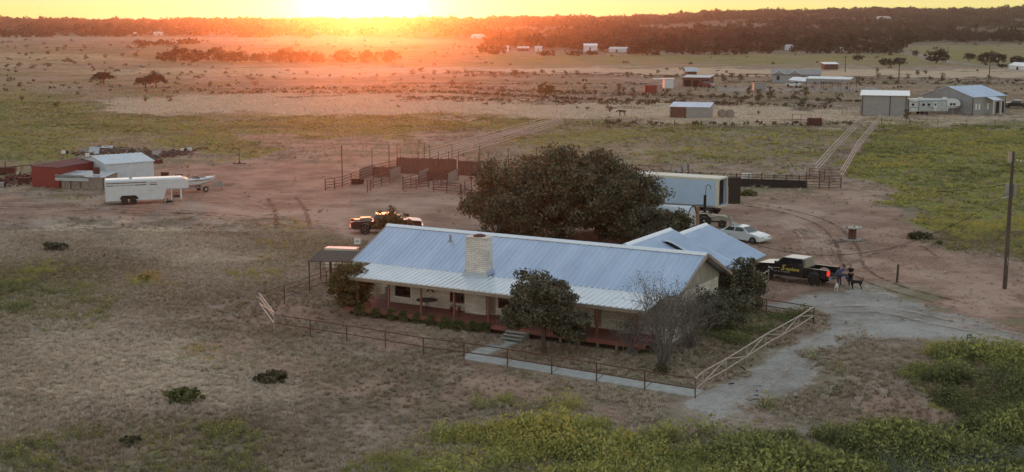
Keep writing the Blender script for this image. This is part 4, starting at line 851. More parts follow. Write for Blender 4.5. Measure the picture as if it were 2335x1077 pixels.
def person(label, loc, rz, J, shirt, trousers, hairm, scale=1.0, cap=None, sleeve=.5, female=False):
    """J: joint name -> (x,y,z) in metres, facing +x"""
    t = thing('person', label, 'person', loc, rz); t.scale = (scale,) * 3
    V = lambda k: Vector(J[k]); P = V('pelvis'); C = V('chest'); N = V('neck'); Hd = V('head')
    hv = (Hd - N).normalized(); f = Vector((1, 0, 0)); f = (f - hv * f.dot(hv)).normalized() if 'look' not in J else (Vector(J['look']) - hv * Vector(J['look']).dot(hv)).normalized(); sdv = hv.cross(f)
    jt = []; ed = []; ix = {}
    def a(k, p, r, to=None):
        ix[k] = len(jt); jt.append((p[0], p[1], p[2], r))
        if to: ed.append((ix[to], ix[k]))
    a('pelvis', P, (.15, .11)); a('waist', P.lerp(C, .5), (.13, .10), 'pelvis'); a('chest', C, (.155, .11), 'waist'); a('nb', C.lerp(N, .7), (.09, .075), 'chest'); a('neck', N, .055, 'nb')
    a('jaw', N + hv * .07 + f * .02, (.068, .075), 'neck'); a('skull', N + hv * .15 + f * .005, (.076, .095), 'jaw'); a('crown', N + hv * .215, (.055, .07), 'skull')
    for s in 'LR':
        a('sh' + s, V('sh' + s), .062, 'chest'); a('el' + s, V('el' + s), .045, 'sh' + s); a('wr' + s, V('wr' + s), .03, 'el' + s)
        d = (V('wr' + s) - V('el' + s)).normalized(); a('pa' + s, V('wr' + s) + d * .06, (.038, .022), 'wr' + s)
        a('hp' + s, V('hp' + s), .095, 'pelvis'); a('kn' + s, V('kn' + s), .06, 'hp' + s); a('an' + s, V('an' + s), .042, 'kn' + s)
    body = skin('body', jt, ed, M['skin'], t, 2)
    for s in 'LR':   # fingers and thumb, curled
        d = (V('wr' + s) - V('el' + s)).normalized(); sd_ = d.cross(Vector((0, 0, 1))); sd_ = sd_.normalized() if sd_.length > .1 else Vector((0, 1, 0)); dn = d.cross(sd_).normalized(); w = V('wr' + s)
        hj = [(*(w + d * .04), .02)]; he = []
        for k in range(4):
            b0 = w + d * .085 + sd_ * (k - 1.5) * .019; b1 = b0 + d * (.03 + .004 * (k in (1, 2))) ; b2 = b1 + d * .018 + dn * .02
            n0 = len(hj); hj += [(*b0, .0095), (*b1, .0085), (*b2, .007)]; he += [(0, n0), (n0, n0 + 1), (n0 + 1, n0 + 2)]
        b0 = w + d * .045 + sd_ * .036; n0 = len(hj); hj += [(*b0, .011), (*(b0 + d * .03 + sd_ * .012 + dn * .01), .009)]; he += [(0, n0), (n0, n0 + 1)]
        skin('hand', hj, he, M['skin'], body, 1)
    nj = N + hv * .11 + f * .088; MB().taper(nj.x - .012, nj.x + .012, nj.y - .012, nj.y + .012, nj.z - .02, nj.x - .004, nj.x + .004, nj.y - .005, nj.y + .005, nj.z + .03).build('nose', M['skin'], body)
    for s in (-1, 1):
        ej = N + hv * .145 + f * .083 + sdv * s * .032; MB().lathe([(.001, -.008), (.010, 0), (.001, .008)], 8, ej).build('eye', M['dark_hair'], body)
        ej = N + hv * .125 + sdv * s * .082; MB().lathe([(.002, -.03), (.014, -.01), (.016, .012), (.002, .03)], 8, ej).build('ear', M['skin'], body)
    mj = N + hv * .065 + f * .085; MB().obox(mj, (.012, .045, .01)).build('mouth', M['rust'], body)
    # clothes over the body
    sj = [(*P.lerp(C, .05), (.165, .125)), (*P.lerp(C, .5), (.148, .118)), (*C, (.172, .128)), (*C.lerp(N, .62), (.11, .09))]; se = [(0, 1), (1, 2), (2, 3)]
    for s in 'LR':
        n0 = len(sj); e = V('sh' + s).lerp(V('el' + s), min(1, sleeve * 1.4)); sj += [(*V('sh' + s), .078), (*e, .062)]; se += [(2, n0), (n0, n0 + 1)]
        if sleeve > .8: sj.append((*V('wr' + s), .042)); se.append((n0 + 1, n0 + 2))
    skin('shirt', sj, se, shirt, t, 2)
    tj = [(*P, (.168, .13))]; te = []
    for s in 'LR':
        n0 = len(tj); tj += [(*V('hp' + s), .108), (*V('kn' + s), .075), (*V('an' + s), .062)]; te += [(0, n0), (n0, n0 + 1), (n0 + 1, n0 + 2)]
    skin('trousers', tj, te, trousers, t, 2)
    for s in 'LR':
        an = V('an' + s); td = Vector(J.get('toe', (1, 0, -.15))).normalized(); skin('boot', [(*(an + Vector((0, 0, .06))), .055), (*(an + Vector((0, 0, -.045))), .05), (*(an + Vector((0, 0, -.055)) + td * .15), (.042, .03))], [(0, 1), (1, 2)], M['boot'], t, 1)
    hj = [(*(N + hv * .10 - f * .055), (.062, .05)), (*(N + hv * .17 - f * .03), (.078, .075)), (*(N + hv * .235 + f * .005), (.062, .07))]; 
    if female: hj.insert(0, (*(N + hv * .0 - f * .08), (.055, .03)))
    skin('hair', hj, [(i, i + 1) for i in range(len(hj) - 1)], hairm, t, 1)
    if cap:
        c0 = N + hv * .185; cm = MB(); pr = [(.104, 0), (.102, .04), (.085, .085), (.04, .112), (.003, .118)]; cm.lathe(pr, 16)
        for th in (0,): cm.obox((.11, 0, .012), (.13, .15, .014), ry=.12)
        co_ = cm.build('cap', cap, t, smooth=False); co_.location = c0; co_.rotation_euler = Matrix((f, sdv * 1, hv)).transposed().to_euler()
    return t
tg = lambda x, y, z=0: Vector(bt.location) + Matrix.Rotation(rz_bt, 3, 'Z') @ Vector((x, y, z))
rz_bt = bt.rotation_euler.z
seatz = zb + .17; tx = bd['x0'] - .42
# seated on the tailgate, legs hanging over its edge; faces away from the cab (local -x of truck)
sz = seatz + .10
Js = dict(pelvis=(0, 0, sz), chest=(.10, 0, sz + .36), neck=(.20, 0, sz + .54), head=(.26, 0, sz + .7), look=(1, -.1, -.35),
          shL=(.13, .18, sz + .44), shR=(.13, -.18, sz + .44), elL=(.26, .22, sz + .20), elR=(.26, -.22, sz + .20), wrL=(.46, .08, sz + .14), wrR=(.46, -.08, sz + .14),
          hpL=(.05, .10, sz), hpR=(.05, -.10, sz), knL=(.48, .14, sz + .02), knR=(.48, -.12, sz + .02), anL=(.56, .15, sz - .40), anR=(.66, -.10, sz - .38), toe=(1, 0, -.45))
person('seated person in blue shirt and jeans on the lowered tailgate of the black truck', tg(tx, -side * .15), rz_bt + math.pi, Js, M['blue_shirt'], M['jeans'], M['dark_hair'], 1.0, cap=M['dark_hair'], sleeve=.6)
Jk = dict(pelvis=(0, 0, .86), chest=(.03, 0, 1.2), neck=(.07, 0, 1.40), head=(.1, 0, 1.55), look=(1, 0, -.4), shL=(.04, .19, 1.31), shR=(.04, -.19, 1.31), elL=(.12, .25, 1.06), elR=(.12, -.25, 1.06), wrL=(.34, .14, 1.08), wrR=(.34, -.14, 1.08),
          hpL=(0, .10, .84), hpR=(0, -.10, .84), knL=(.03, .12, .47), knR=(-.03, -.12, .47), anL=(.0, .14, .09), anR=(-.12, -.13, .09))
person('standing child in grey blue shirt and jeans beside the tailgate corner, seen from behind', G(1913, 651) , rz_bt + R(95) * side, Jk, M['grey_shirt'], M['jeans'], M['dark_hair'], .86, cap=M['dark_hair'], sleeve=1.0)
Jw = dict(pelvis=(0, 0, .93), chest=(.0, 0, 1.28), neck=(.02, 0, 1.47), head=(.04, 0, 1.62), look=(1, 0, -.15), shL=(0, .19, 1.39), shR=(0, -.19, 1.39), elL=(-.0, .26, 1.12), elR=(.0, -.26, 1.12), wrL=(.20, .08, 1.10), wrR=(.22, -.06, 1.14),
          hpL=(0, .10, .90), hpR=(0, -.10, .90), knL=(.02, .11, .50), knR=(.02, -.11, .50), anL=(-.01, .12, .09), anR=(-.01, -.12, .09))
person('standing person all in black with bare folded forearms facing the truck', G(1939, 653), R(215), Jw, M['black_cloth'], M['black_cloth'], M['dark_hair'], .99, sleeve=.45, female=True)
def dog(label, loc, rz, m, s=1.0, tail='up', headdown=False, cat='dog', kind='dog'):
    t = thing(kind, label, cat, loc, rz); t.scale = (s,) * 3
    hz = .52 if headdown else .84
    J = [(-.32, 0, .56, (.10, .12)), (-.05, 0, .57, (.095, .115)), (.24, 0, .56, (.12, .15)), (.38, 0, .66, .085), (.50, 0, (hz + .66) / 2 + .02, .07), (.60, 0, hz, .075), (.76, 0, hz - .05, .042)]
    E_ = [(i, i + 1) for i in range(6)]
    for sy in (-1, 1):
        n = len(J); J += [(.26, sy * .09, .44, .055), (.25, sy * .10, .24, .032), (.26, sy * .10, .05, .026), (.31, sy * .10, .02, .025)]; E_ += [(2, n), (n, n + 1), (n + 1, n + 2), (n + 2, n + 3)]
        n = len(J); J += [(-.34, sy * .09, .44, .075), (-.25, sy * .10, .30, .042), (-.40, sy * .10, .17, .028), (-.37, sy * .10, .04, .024), (-.32, sy * .10, .02, .025)]; E_ += [(0, n), (n, n + 1), (n + 1, n + 2), (n + 2, n + 3), (n + 3, n + 4)]
    n = len(J)
    if tail == 'up': J += [(-.45, 0, .66, .028), (-.50, 0, .82, .024), (-.46, 0, .93, .016)]
    else: J += [(-.45, 0, .60, .03), (-.58, 0, .50, .025), (-.66, 0, .45, .015)]
    E_ += [(0, n), (n, n + 1), (n + 1, n + 2)]
    b = skin('body', J, E_, m, t, 2)
    for sy in (-1, 1): MB().hexa([(.56, sy * .05, hz + .05), (.62, sy * .05, hz + .05), (.62, sy * .085, hz + .04), (.56, sy * .085, hz + .04), (.56, sy * .09, hz - .04), (.60, sy * .09, hz - .04), (.60, sy * .11, hz - .04), (.56, sy * .11, hz - .04)]).build('ear', m, b, bevel=.008)
    return t
dog('black dog with raised tail standing beside the person in black', G(1952, 660), R(172), M['black_fur'], 1.02)
dog('cream white dog with lowered head near the truck corner', G(1907, 667), R(70), M['cream_fur'], .92, 'down', True)
# ---------------- pipe fences ----------------
def pipe_fence(name, label, pts, h=1.3, rails=(1.25, .65), r=.035, pr=.04, mt='pipe', cat='fence', group=None, diag=False, spacing=None, mid=None, tall=None):
    """pts: ground points; one post per point (or every `spacing` metres)"""
    P = [Vector(p) for p in pts]
    if spacing:
        Q = []
        for a, b in zip(P[:-1], P[1:]):
            n = max(1, round((b - a).length / spacing)); Q += [a.lerp(b, i / n) for i in range(n)]
        P2 = Q + [P[-1]]
    else: P2 = P
    o = P[0]; t = thing(name, label, cat, o, 0, group); m = M[mt]
    for i, p in enumerate(P2):
        hh_ = h if not tall or i not in tall else tall[i]; MB().tube(p - o, p - o + Vector((0, 0, hh_)), pr, pr, 7).build('post', m, t)
    for z in rails: MB().path([p - o + Vector((0, 0, z)) for p in P], r, 6).build('rail', m, t)
    if diag:
        zs = (rails[0], rails[-1]); MB().path([p - o + Vector((0, 0, zs[i % 2])) for i, p in enumerate(P2)], r * .9, 6).build('brace', m, t)
    return t
front = [G(x, y) for x, y in ((626, 755), (708, 768), (791, 781), (879, 796), (966, 811), (1058, 823), (1157, 838), (1258, 855), (1360, 872), (1470, 891), (1585, 909))]
pipe_fence('yard_fence', 'long low rusty pipe fence along the front yard beside the concrete walk', front, 1.12, (1.1, .55))
east = [G(x, y) for x, y in ((1585, 909), (1602, 893), (1655, 862), (1702, 832), (1745, 803), (1784, 781), (1820, 760), (1855, 737))]
pipe_fence('yard_fence', 'pale worn pipe fence with zigzag braces on the right side of the yard', east, 1.15, (1.12, .5), mt='pipew', diag=True)
north = [G(x, y) for x, y in ((1855, 737), (1747, 720), (1700, 712))]
pipe_fence('yard_fence', 'dark pipe fence running from the right corner post to the bush by the carport', north, 1.15, (1.12, .68, .3))
pipe_fence('yard_gate', 'sunlit pipe gate panel with crossed bars at the left corner of the yard', [G(626, 755), G(592, 708)], 1.25, (1.22, .95, .5), r=.045, pr=.05, mt='pipew', cat='gate', diag=True)
pipe_fence('yard_fence', 'thin dark pipe fence climbing from the left gate to the animal shelter', [G(592, 708), G(649, 689), G(706, 668), G(745, 655)], 1.25, (1.22, .85, .4), r=.022)
pipe_fence('yard_fence', 'short pale pipe fence between the white carport column and the black truck', [G(1717, 672), G(1752, 650)], 1.2, (1.15, .7, .4), mt='pipew')

# shelter left of the house
def frame2(a, b): A = GT(*a); B = GT(*b); return A, heading(A, B), (B - A).length
A, rz, L = frame2((706, 660), (742, 668))
t = thing('animal_shelter', 'open sided pen with flat dark roof left of the house', 'shelter', G(706, 660), R(-6)); dx = 3.6
for x, y in ((0, 0), (3.2, 0), (0, 3.4), (3.2, 3.4), (.9, 3.0)): MB().tube((x, y, 0), (x, y, 2.25), .05 if x != .9 else .11).build('post', M['pipe'], t)
MB().slab((-.05, -.1, 2.2), (3.3, -.1, 2.2), (3.3, 3.5, 2.4), (-.05, 3.5, 2.4), .06).build('roof', M['post'], t)
for z in (.4, .85, 1.3): MB().path([(0, 3.4, z), (3.2, 3.4, z), (3.2, 0, z)], .02).build('rail', M['pipe'], t)
t = thing('storage_box', 'long white steel box glinting orange behind the open pen', 'box', G(742, 610) , R(-10))
MB().box(0, 2.6, 0, .9, 0, 1.55).build('body', M['cream'], t, bevel=.02); MB().box(-.04, 2.64, -.04, .94, 1.552, 1.62).build('lid', M['white'], t)
t = thing('sign_board', 'small white rectangular sign board on a thin post by the roof corner', 'sign', G(816, 612), R(8)); MB().tube((0, 0, 0), (0, 0, 2.35), .025).build('post', M['steel'], t)
s_ = MB().box(-.26, .26, -.045, -.025, 2.0, 2.5).build('panel', M['white'], t); MB().box(-.14, .14, -.052, -.047, 2.2, 2.3).build('marking', M['gmetal'], s_)

# ---------------- working pens ----------------
def pen(label, pts, h=1.45, rails=(1.4, 1.05, .7, .35), **k): return pipe_fence('pen_fence', label, [G(*p) for p in pts], h, rails, r=.045, pr=.06, cat='fence', group='panels of the working pens', **k)
pen('leftmost pen panel, dark pipe, with a tall post in its middle', [(742, 436), (763, 433), (781, 429), (801, 422), (821, 413)], tall={2: 5.2})
pen('pen panel with a pale top rail, second from the left', [(838, 440), (845, 436), (851, 429), (870, 424), (888, 417)], tall={4: 4.7})
pen('pen panel with hanging gate bars, third from the left, below the plank wall', [(919, 433), (937, 427), (955, 423), (975, 416)], tall={0: 1.75})
pen('low swung open pen gate on the dirt, third bay of the pens', [(919, 434), (949, 432), (978, 429)], rails=(1.2, .9, .6, .3), h=1.25)
pen('pen panel with heavy corner post, fourth bay of the pens', [(988, 437), (1006, 427), (1020, 423), (1045, 412)], tall={0: 1.8})
pen('low swung open pen gate on the dirt, beside the barrel', [(988, 438), (1019, 440), (1050, 443)], rails=(1.2, .9, .6, .3), h=1.25)
pen('rightmost pen panel, beside the edge of the big oak', [(1052, 448), (1060, 440), (1075, 430)], mid=1)
pen('long rail fence of the pens running behind the plank walls towards the oak', [(1096, 396), (1113, 394), (1160, 387), (1223, 372)])
pen('back rail fence behind the low plank wall at the left of the pens', [(821, 413), (850, 402), (905, 390)])
def plank_panel(label, a, b, h, mt, nm='plank_wall', cat='wall', gap=.02, group=None):
    A, rz, L = frame2(a, b); t = thing(nm, label, cat, A, rz, group); mb = MB(); x = 0; rnd = random.Random(int(a[0]))
    while x < L - .05:
        w = .2 + rnd.random() * .08; mb.box(x, min(L, x + w) - gap, -.015, .015, .03, h - rnd.random() * .12); x += w
    tag(mb.build('planks', M[mt], t), kind=None); MB().box(0, L, .016, .06, h * .75, h * .75 + .1).box(0, L, .016, .06, .25, .35).build('batten', M['post'], t); return t
plank_panel('tall brown plank wall at the back of the pens, its left half', (905, 396), (1042, 400), 2.2, 'planks')
plank_panel('tall brown plank wall at the back of the pens, right half reaching the oak', (1044, 400), (1096, 404), 2.0, 'planks')
plank_panel('low dark brown plank wall between the two left tall posts', (851, 404), (905, 404), 1.4, 'planks')
plank_panel('brown plank chute wall in front of the tall plank wall', (974, 414), (1040, 407), 1.3, 'planks')
for i, (a, b) in enumerate((((888, 416), (914, 406)), ((955, 422), (978, 410)), ((1022, 424), (1046, 411)), ((822, 412), (850, 402)))):
    plank_panel(['grey board gate in the second bay of the pens', 'grey board gate in the third bay of the pens', 'grey board gate in the fourth bay, nearest the oak', 'grey mesh and board gate behind the leftmost pen panel'][i], a, b, 1.6, 'gplanks', 'pen_gate', 'gate', gap=.07)
ORD = ['leftmost', 'second', 'third', 'fourth', 'fifth', 'sixth', 'seventh', 'eighth', 'ninth', 'tenth', 'eleventh', 'twelfth', 'thirteenth', 'fourteenth', 'fifteenth', 'sixteenth', 'seventeenth', 'eighteenth', 'nineteenth', 'twentieth']
_px = [849, 906, 968, 980, 1031, 1023, 1046, 1094, 1091, 1113, 1159, 1181, 1223, 913, 954, 1000]
POSTL = ['tall thin pipe post of the pens, %s from the left along the tall plank wall' % ORD[sorted(_px).index(q)] for q in _px]
for i, (x, y, ty) in enumerate(((849, 400, 338), (906, 384, 333), (968, 396, 328), (980, 392, 335), (1031, 388, 330), (1023, 390, 346), (1046, 394, 345), (1094, 398, 334), (1091, 396, 349), (1113, 400, 348), (1159, 388, 341), (1181, 378, 349), (1223, 366, 337), (913, 388, 338), (954, 380, 345), (1000, 384, 344))):
    p = G(x, y); h_ = (y - ty) / F * p.y * 1.03
    o = MB().tube((0, 0, 0), (0, 0, h_), .05, .04, 8).build('tall_post', M['pipe']); o.location = p; tag(o, POSTL[i], 'post', 'tall pipe posts of the pens')
A = G(906, 384); t = thing('overhead_cable', 'horizontal pipe joining the tops of the tall posts above the plank wall', 'pipe', A); pts = [Vector((p.x - A.x, p.y - A.y, h)) for p, h in ((G(906, 384), 2.9 + 1.6), (G(949, 384), 4.4))]; MB().path(pts, .03).build('span', M['pipe'], t)
# trough, barrel, stake with disc
t = thing('water_trough', 'round dark rubber water trough in the leftmost pen', 'trough', G(815, 420)); MB().lathe([(.75, 0), (.82, .5), (.86, .5), (.86, .56), (.78, .56), (.70, .08), (.01, .08)], 20).build('tub', M['rub'], t); MB().lathe([(.76, .44), (.01, .44)], 20).build('water', M['glass'], t)
def barrel(name, label, p, m, r=.29, h=.88, group=None):
    t = thing(name, label, 'barrel', p, 0, group); MB().lathe([(r, 0), (r, h * .32), (r + .015, h * .34), (r, h * .36), (r, h * .64), (r + .015, h * .66), (r, h * .68), (r, h), (r - .03, h), (r - .03, h - .04), (.01, h - .04)], 18).build('drum', m, t); return t
barrel('burn_barrel', 'rusty brown steel drum standing alone left of the big oak', G(1054, 478), M['rust'], .3, .95)
t = thing('disc_stand', 'rusty disc base with an upright pipe alone on the dirt', 'stand', G(546, 374)); MB().lathe([(.5, 0), (.5, .07), (.2, .12), (.12, .35), (.06, .4)], 16).build('disc', M['rust'], t); MB().tube((0, 0, .3), (0, 0, 2.3), .045).build('pipe', M['rust'], t); MB().box(-.95, .95, -.08, .08, .0, .1).build('foot_bar', M['rust'], t)
# long rail lane to the back of the pens and the two lanes on the right
def rail_lane(label, a, b, nr, h, sp=3.6, mt='pipew', r=.03):
    pipe_fence('lane_fence', label, [GT(*p) for p in ((a, b) if not isinstance(a, list) else a)], h, [h * (.98 - i * .9 / nr) for i in range(nr)], r=r, pr=.045, mt=mt, spacing=sp)
rail_lane('long pale six rail fence running from the pens towards the far pasture', [(968, 383), (1120, 337), (1284, 287)], None, 4, 1.75, 4.5, r=.06)
rail_lane('second long pale rail fence just behind, parallel to the first from the pens', [(975, 366), (1125, 322), (1278, 277)], None, 3, 1.6, 5, r=.055)
rail_lane('left pale rail fence of the cattle lane crossing the right pasture', [(1858, 407), (1905, 350), (1965, 285)], None, 3, 1.85, 4.5, r=.055)
rail_lane('right pale rail fence of the cattle lane crossing the right pasture', [(1915, 424), (1956, 348), (2007, 283)], None, 3, 1.85, 4.5, r=.055)
pipe_fence('pen_fence', 'dark rail gate pen at the near end of the cattle lane', [G(1838, 430), G(1868, 431), G(1890, 432), G(1917, 430)], 1.6, (1.55, 1.2, .85, .5, .2), r=.04, pr=.07, tall={0: 2.0, 1: 2.2})
pipe_fence('pen_fence', 'dark back rail panel closing the lane pen', [G(1845, 410), G(1880, 412), G(1916, 415)], 1.5, (1.45, 1.1, .7, .35), r=.03, pr=.05)
A, rz, L = frame2((1655, 424), (1840, 430)); t = thing('feed_bunk', 'long low dark feed bunk with rail along the bare ground behind the trailer', 'feed bunk', A, rz)
MB().box(-9, L, -.03, .03, .0, .95).build('front_panel', M['rub'], t); MB().box(-9, L, .9, .94, .0, .7).box(-9, L, .031, .899, .2, .24).build('trough', M['post'], t)
MB().path([(-16, 1.1, 1.35), (L, 1.1, 1.35)], .035).path([(-16, 1.1, 1.05), (L, 1.1, 1.05)], .03).build('rail', M['rimd'], t)
for i in range(16): MB().tube((-14 + i * (L + 13) / 15, 1.1, 0), (-14 + i * (L + 13) / 15, 1.1, 1.5), .05).build('post', M['rimd'], t)
pipe_fence('pen_fence', 'dark pipe fence behind the white semi trailer roof, left of the loading ramp', [G(1440, 402), G(1490, 404), G(1530, 407)], 1.5, (1.45, 1.0, .6), r=.03, pr=.04)
A, rz, L = frame2((1529, 414), (1570, 414)); t = thing('loading_ramp', 'small steel loading ramp with railings behind the semi trailer', 'ramp', A, rz)
MB().hexa([(0, 0, .05), (2.3, 0, 1.2), (2.3, 1.1, 1.2), (0, 1.1, .05), (0, 0, .12), (2.3, 0, 1.3), (2.3, 1.1, 1.3), (0, 1.1, .12)]).build('ramp_floor', M['board'], t)
for y in (0, 1.1):
    for z in (.5, .9): MB().path([(0, y, z * .9), (2.3, y, 1.25 + z)], .05).build('rail', M['steel'], t)
    for k in range(4): MB().tube((k * .75, y, 0), (k * .75, y, .95 + k * .42), .05).build('post', M['rimd'], t)
t = thing('bulk_tote', 'white caged plastic liquid tote behind the feed bunk', 'tote', G(1703, 417), R(-4)); MB().box(-.55, .55, 0, 1, .14, 1.1).build('tank', M['white'], t, bevel=.05)
cg = MB()
for i in range(6): cg.tube((-.58 + i * .232, -.03, .14), (-.58 + i * .232, -.03, 1.15), .014, .014, 4)
for z in (.2, .42, .64, .86, 1.12): cg.tube((-.58, -.035, z), (.58, -.035, z), .014, .014, 4)
cg.build('cage', M['steel'], t); MB().box(-.6, .6, 0, 1, 0, .13).build('pallet', M['board'], t)
t = thing('steel_arch', 'thin leaning yellowish hoop between ramp and tote', 'frame', G(1658, 413)); MB().path([(-.6, 0, 0), (0, 0, 1.0), (.7, 0, .1)], .04).build('hoop', M['tan'], t)

# spool, stub post, utility pole
t = thing('cable_spool', 'big wooden cable spool table standing on end on the dirt', 'cable spool', G(1943, 547), 0)
MB().lathe([(.88, 0), (.88, .09), (.40, .09)], 30).build('bottom_disc', M['board'], t); MB().lathe([(.40, .091), (.36, .3), (.36, .95), (.42, 1.1)], 20).build('drum', M['planks'], t)
d_ = MB().lathe([(.2, 1.101), (.86, 1.101), (.88, 1.19), (.02, 1.19)], 30).build('top_disc', M['board'], t)
for i in range(14): a = i * 2.4; rr = .15 + .045 * i; MB().obox((rr * math.cos(a), rr * math.sin(a), 1.215), (.14, .08, .05), rz=a).build('chip', M['white'] if i % 3 else M['rust'], d_)
o = MB().tube((0, 0, 0), (.05, 0, 1.45), .10, .085, 9).tube((.05, 0, 1.38), (.07, .02, 1.5), .087, .05, 9).build('stub_post', M['post'], bevel=0); o.location = G(2045, 646); tag(o, 'short weathered wooden post alone on the bare dirt', 'post')
UP = G(2291, 658); t = thing('utility_pole', 'tall brown wooden utility pole with two grey transformers at the right edge', 'utility pole', UP, 0)
MB().tube((0, 0, 0), (.0, 0, 5), .17, .15, 12).tube((0, 0, 5), (.02, 0, 10.4), .15, .11, 12).build('pole', M['post'], t)
MB().tube((.02, -.02, 0), (.02, -.16, 2.4), .04).build('conduit', M['gmetal'], t)
for x in (-.2, .3): MB().lathe([(.13, 7.0), (.15, 7.1), (.15, 7.9), (.09, 8.0), (.02, 8.02)], 12, (x, .1, 0)).build('transformer', M['gmetal'], t)
MB().box(-.35, -.08, -.06, .06, 9.6, 10.35).build('top_bracket', M['steel'], t)
for k in range(3): MB().lathe([(.02, -.05), (.075, -.03), (.075, .03), (.02, .05)], 10, (.35 + k * .27, 0, 9.75 - k * .05), 'x').build('insulator', M['white'], t)
MB().tube((.1, 0, 9.8), (1.1, 0, 9.6), .02).build('insulator_arm', M['steel'], t); MB().lathe([(.02, -.08), (.09, 0), (.02, .08)], 10, (-.62, 0, 6.9)).tube((-.62, 0, 6.9), (-.1, 0, 7.0), .025).build('meter_lamp', M['white'], t)
def wire(label, a, b, sag, r=.02):
    a = Vector(a); b = Vector(b); pts = [a.lerp(b, i / 16) - Vector((0, 0, sag * 4 * (i / 16) * (1 - i / 16))) for i in range(17)]
    o = MB().path([p - a for p in pts], r, 5).build('overhead_wire', M['cable']); o.location = a; tag(o, label, 'wire')
wire('thin service wire sagging from the tall utility pole to the carport roof', UP + Vector((0, 0, 7.4)), hl(21.5, 20, 4.0), 2.6)
wire('short pale guy wire slanting from the tall utility pole towards the pasture', UP + Vector((0, 0, 8.0)), UP + Vector((-3.6, 6, 6.6)), .1, .02)
wire('power line leaving the frame from the top of the tall utility pole', UP + Vector((.9, 0, 9.6)), UP + Vector((46, 10, 9.5)), 1.2)

# ---------------- buildings ----------------
def shed(name, label, a, b, depth, h, wallm, roofm, kind='gable', rise=None, over=.25, side_open=None, gap=.6, h2=None, cat='shed', flip=False, back=0):
    """near wall stands on a-b; the ridge runs along it (gable), across it (gable_x) or the roof is a single slope (mono)"""
    A, rz, L = frame2(a, b); t = thing(name, label, cat, A, rz); h2 = h2 if h2 is not None else h
    rise = rise if rise is not None else depth * .17; w = MB(); T = .12
    if kind == 'mono':
        w.hexa([(0, 0, 0), (L, 0, 0), (L, T, 0), (0, T, 0), (0, 0, h - .06), (L, 0, h - .06), (L, T, h - .06), (0, T, h - .06)]).box(0, L, depth - T, depth, 0, h2 - .06)
        for x in (0, L - T): w.hexa([(x, T, 0), (x + T, T, 0), (x + T, depth - T, 0), (x, depth - T, 0), (x, T, h - .06), (x + T, T, h - .06), (x + T, depth - T, h2 - .06), (x, depth - T, h2 - .06)])
        w.build('wall', M[wallm], t); MB().roof((-over, -over, h), (L + over, -over, h), (L + over, depth + over, h2), (-over, depth + over, h2), gap=gap).build('roof', M[roofm], t)
    elif kind == 'gable':
        w.box(0, L, 0, T, 0, h - .06).box(0, L, depth - T, depth, 0, h - .06)
        for x in (0, L - T): w.prism_x([(T, 0), (depth - T, 0), (depth - T, h - .06), (depth / 2, h + rise - .08), (T, h - .06)], x, x + T)
        w.build('wall', M[wallm], t); r_ = MB()
        r_.roof((-over, -over, h - over * rise / depth * 2), (L + over, -over, h - over * rise / depth * 2), (L + over, depth / 2, h + rise), (-over, depth / 2, h + rise), gap=gap)
        r_.roof((L + over, depth + over, h - over * rise / depth * 2), (-over, depth + over, h - over * rise / depth * 2), (-over, depth / 2, h + rise), (L + over, depth / 2, h + rise), gap=gap); r_.build('roof', M[roofm], t)
    else:
        w.box(0, T, T, depth - T, 0, h - .06).box(L - T, L, T, depth - T, 0, h - .06)
        for y in (0, depth - T): w.prism_y([(0, 0), (L, 0), (L, h - .06), (L / 2, h + rise - .08), (0, h - .06)], y, y + T)
        w.build('wall', M[wallm], t); r_ = MB(); e = h - over * rise / L * 2
        r_.roof((-over, depth + over, e), (-over, -over, e), (L / 2, -over, h + rise), (L / 2, depth + over, h + rise), gap=gap); r_.roof((L + over, -over, e), (L + over, depth + over, e), (L / 2, depth + over, h + rise), (L / 2, -over, h + rise), gap=gap); r_.build('roof', M[roofm], t)
    return t, L
def panel(t, nm, m, x0, x1, z0, z1, y=-.03, th=.02): return MB().box(x0, x1, y - th, y, z0, z1).build(nm, M[m], t)
# left yard
t, L = shed('red_shed', 'rusty red sheet metal shed, leftmost of the sheds by the livestock trailer', (74, 426), (136, 430), 10.5, 2.55, 'redmetal', 'redroof', 'mono', h2=2.75, over=.12)
t, L = shed('white_shed', 'pale blue white metal shed with low gable roof behind the plank lean-to', (186, 410), (243, 424), 6.2, 2.7, 'whmetal', 'whmetal', 'gable_x', rise=.7, over=.15)
t.rotation_euler.z -= 0
MB().box(1.0, 2.0, -.04, -.02, 1.15, 1.55).build('window', M['dark'], t)
t, L = shed('plank_leanto', 'grey plank lean-to with loose white tin sheets, between red shed and trailer', (139, 431), (238, 434), 3.2, 1.55, 'gplanks', 'tin', 'mono', h2=1.9, over=.1)
MB().obox((1.55, -.4, 1.55), (3.9, .03, .5), rx=.5).build('tin_sheet', M['tin'], t); MB().obox((1.9, -.65, 1.25), (4.4, .03, .35), rx=.35).build('tin_sheet', M['whmetal'], t); MB().box(3.8, 4.6, 1, 1.2, 1.8, 2.6).build('chimney_board', M['rust'], t)
for x in (.05, 1.3, 2.6, L - .15): MB().box(x, x + .1, -.08, -.02, 0, 1.5).build('stud', M['post'], t)
A = G(70, 398); t = thing('log_boom', 'rusty pipe boom sticking out left of the red shed', 'pipe', A); MB().path([(-3.4, .3, .9), (0, 0, 1.25), (.3, 0, 1.3)], .06).tube((-3.4, .3, .8), (-3.4, .3, 1.7), .06).build('boom', M['rust'], t)
rnd = random.Random(3)
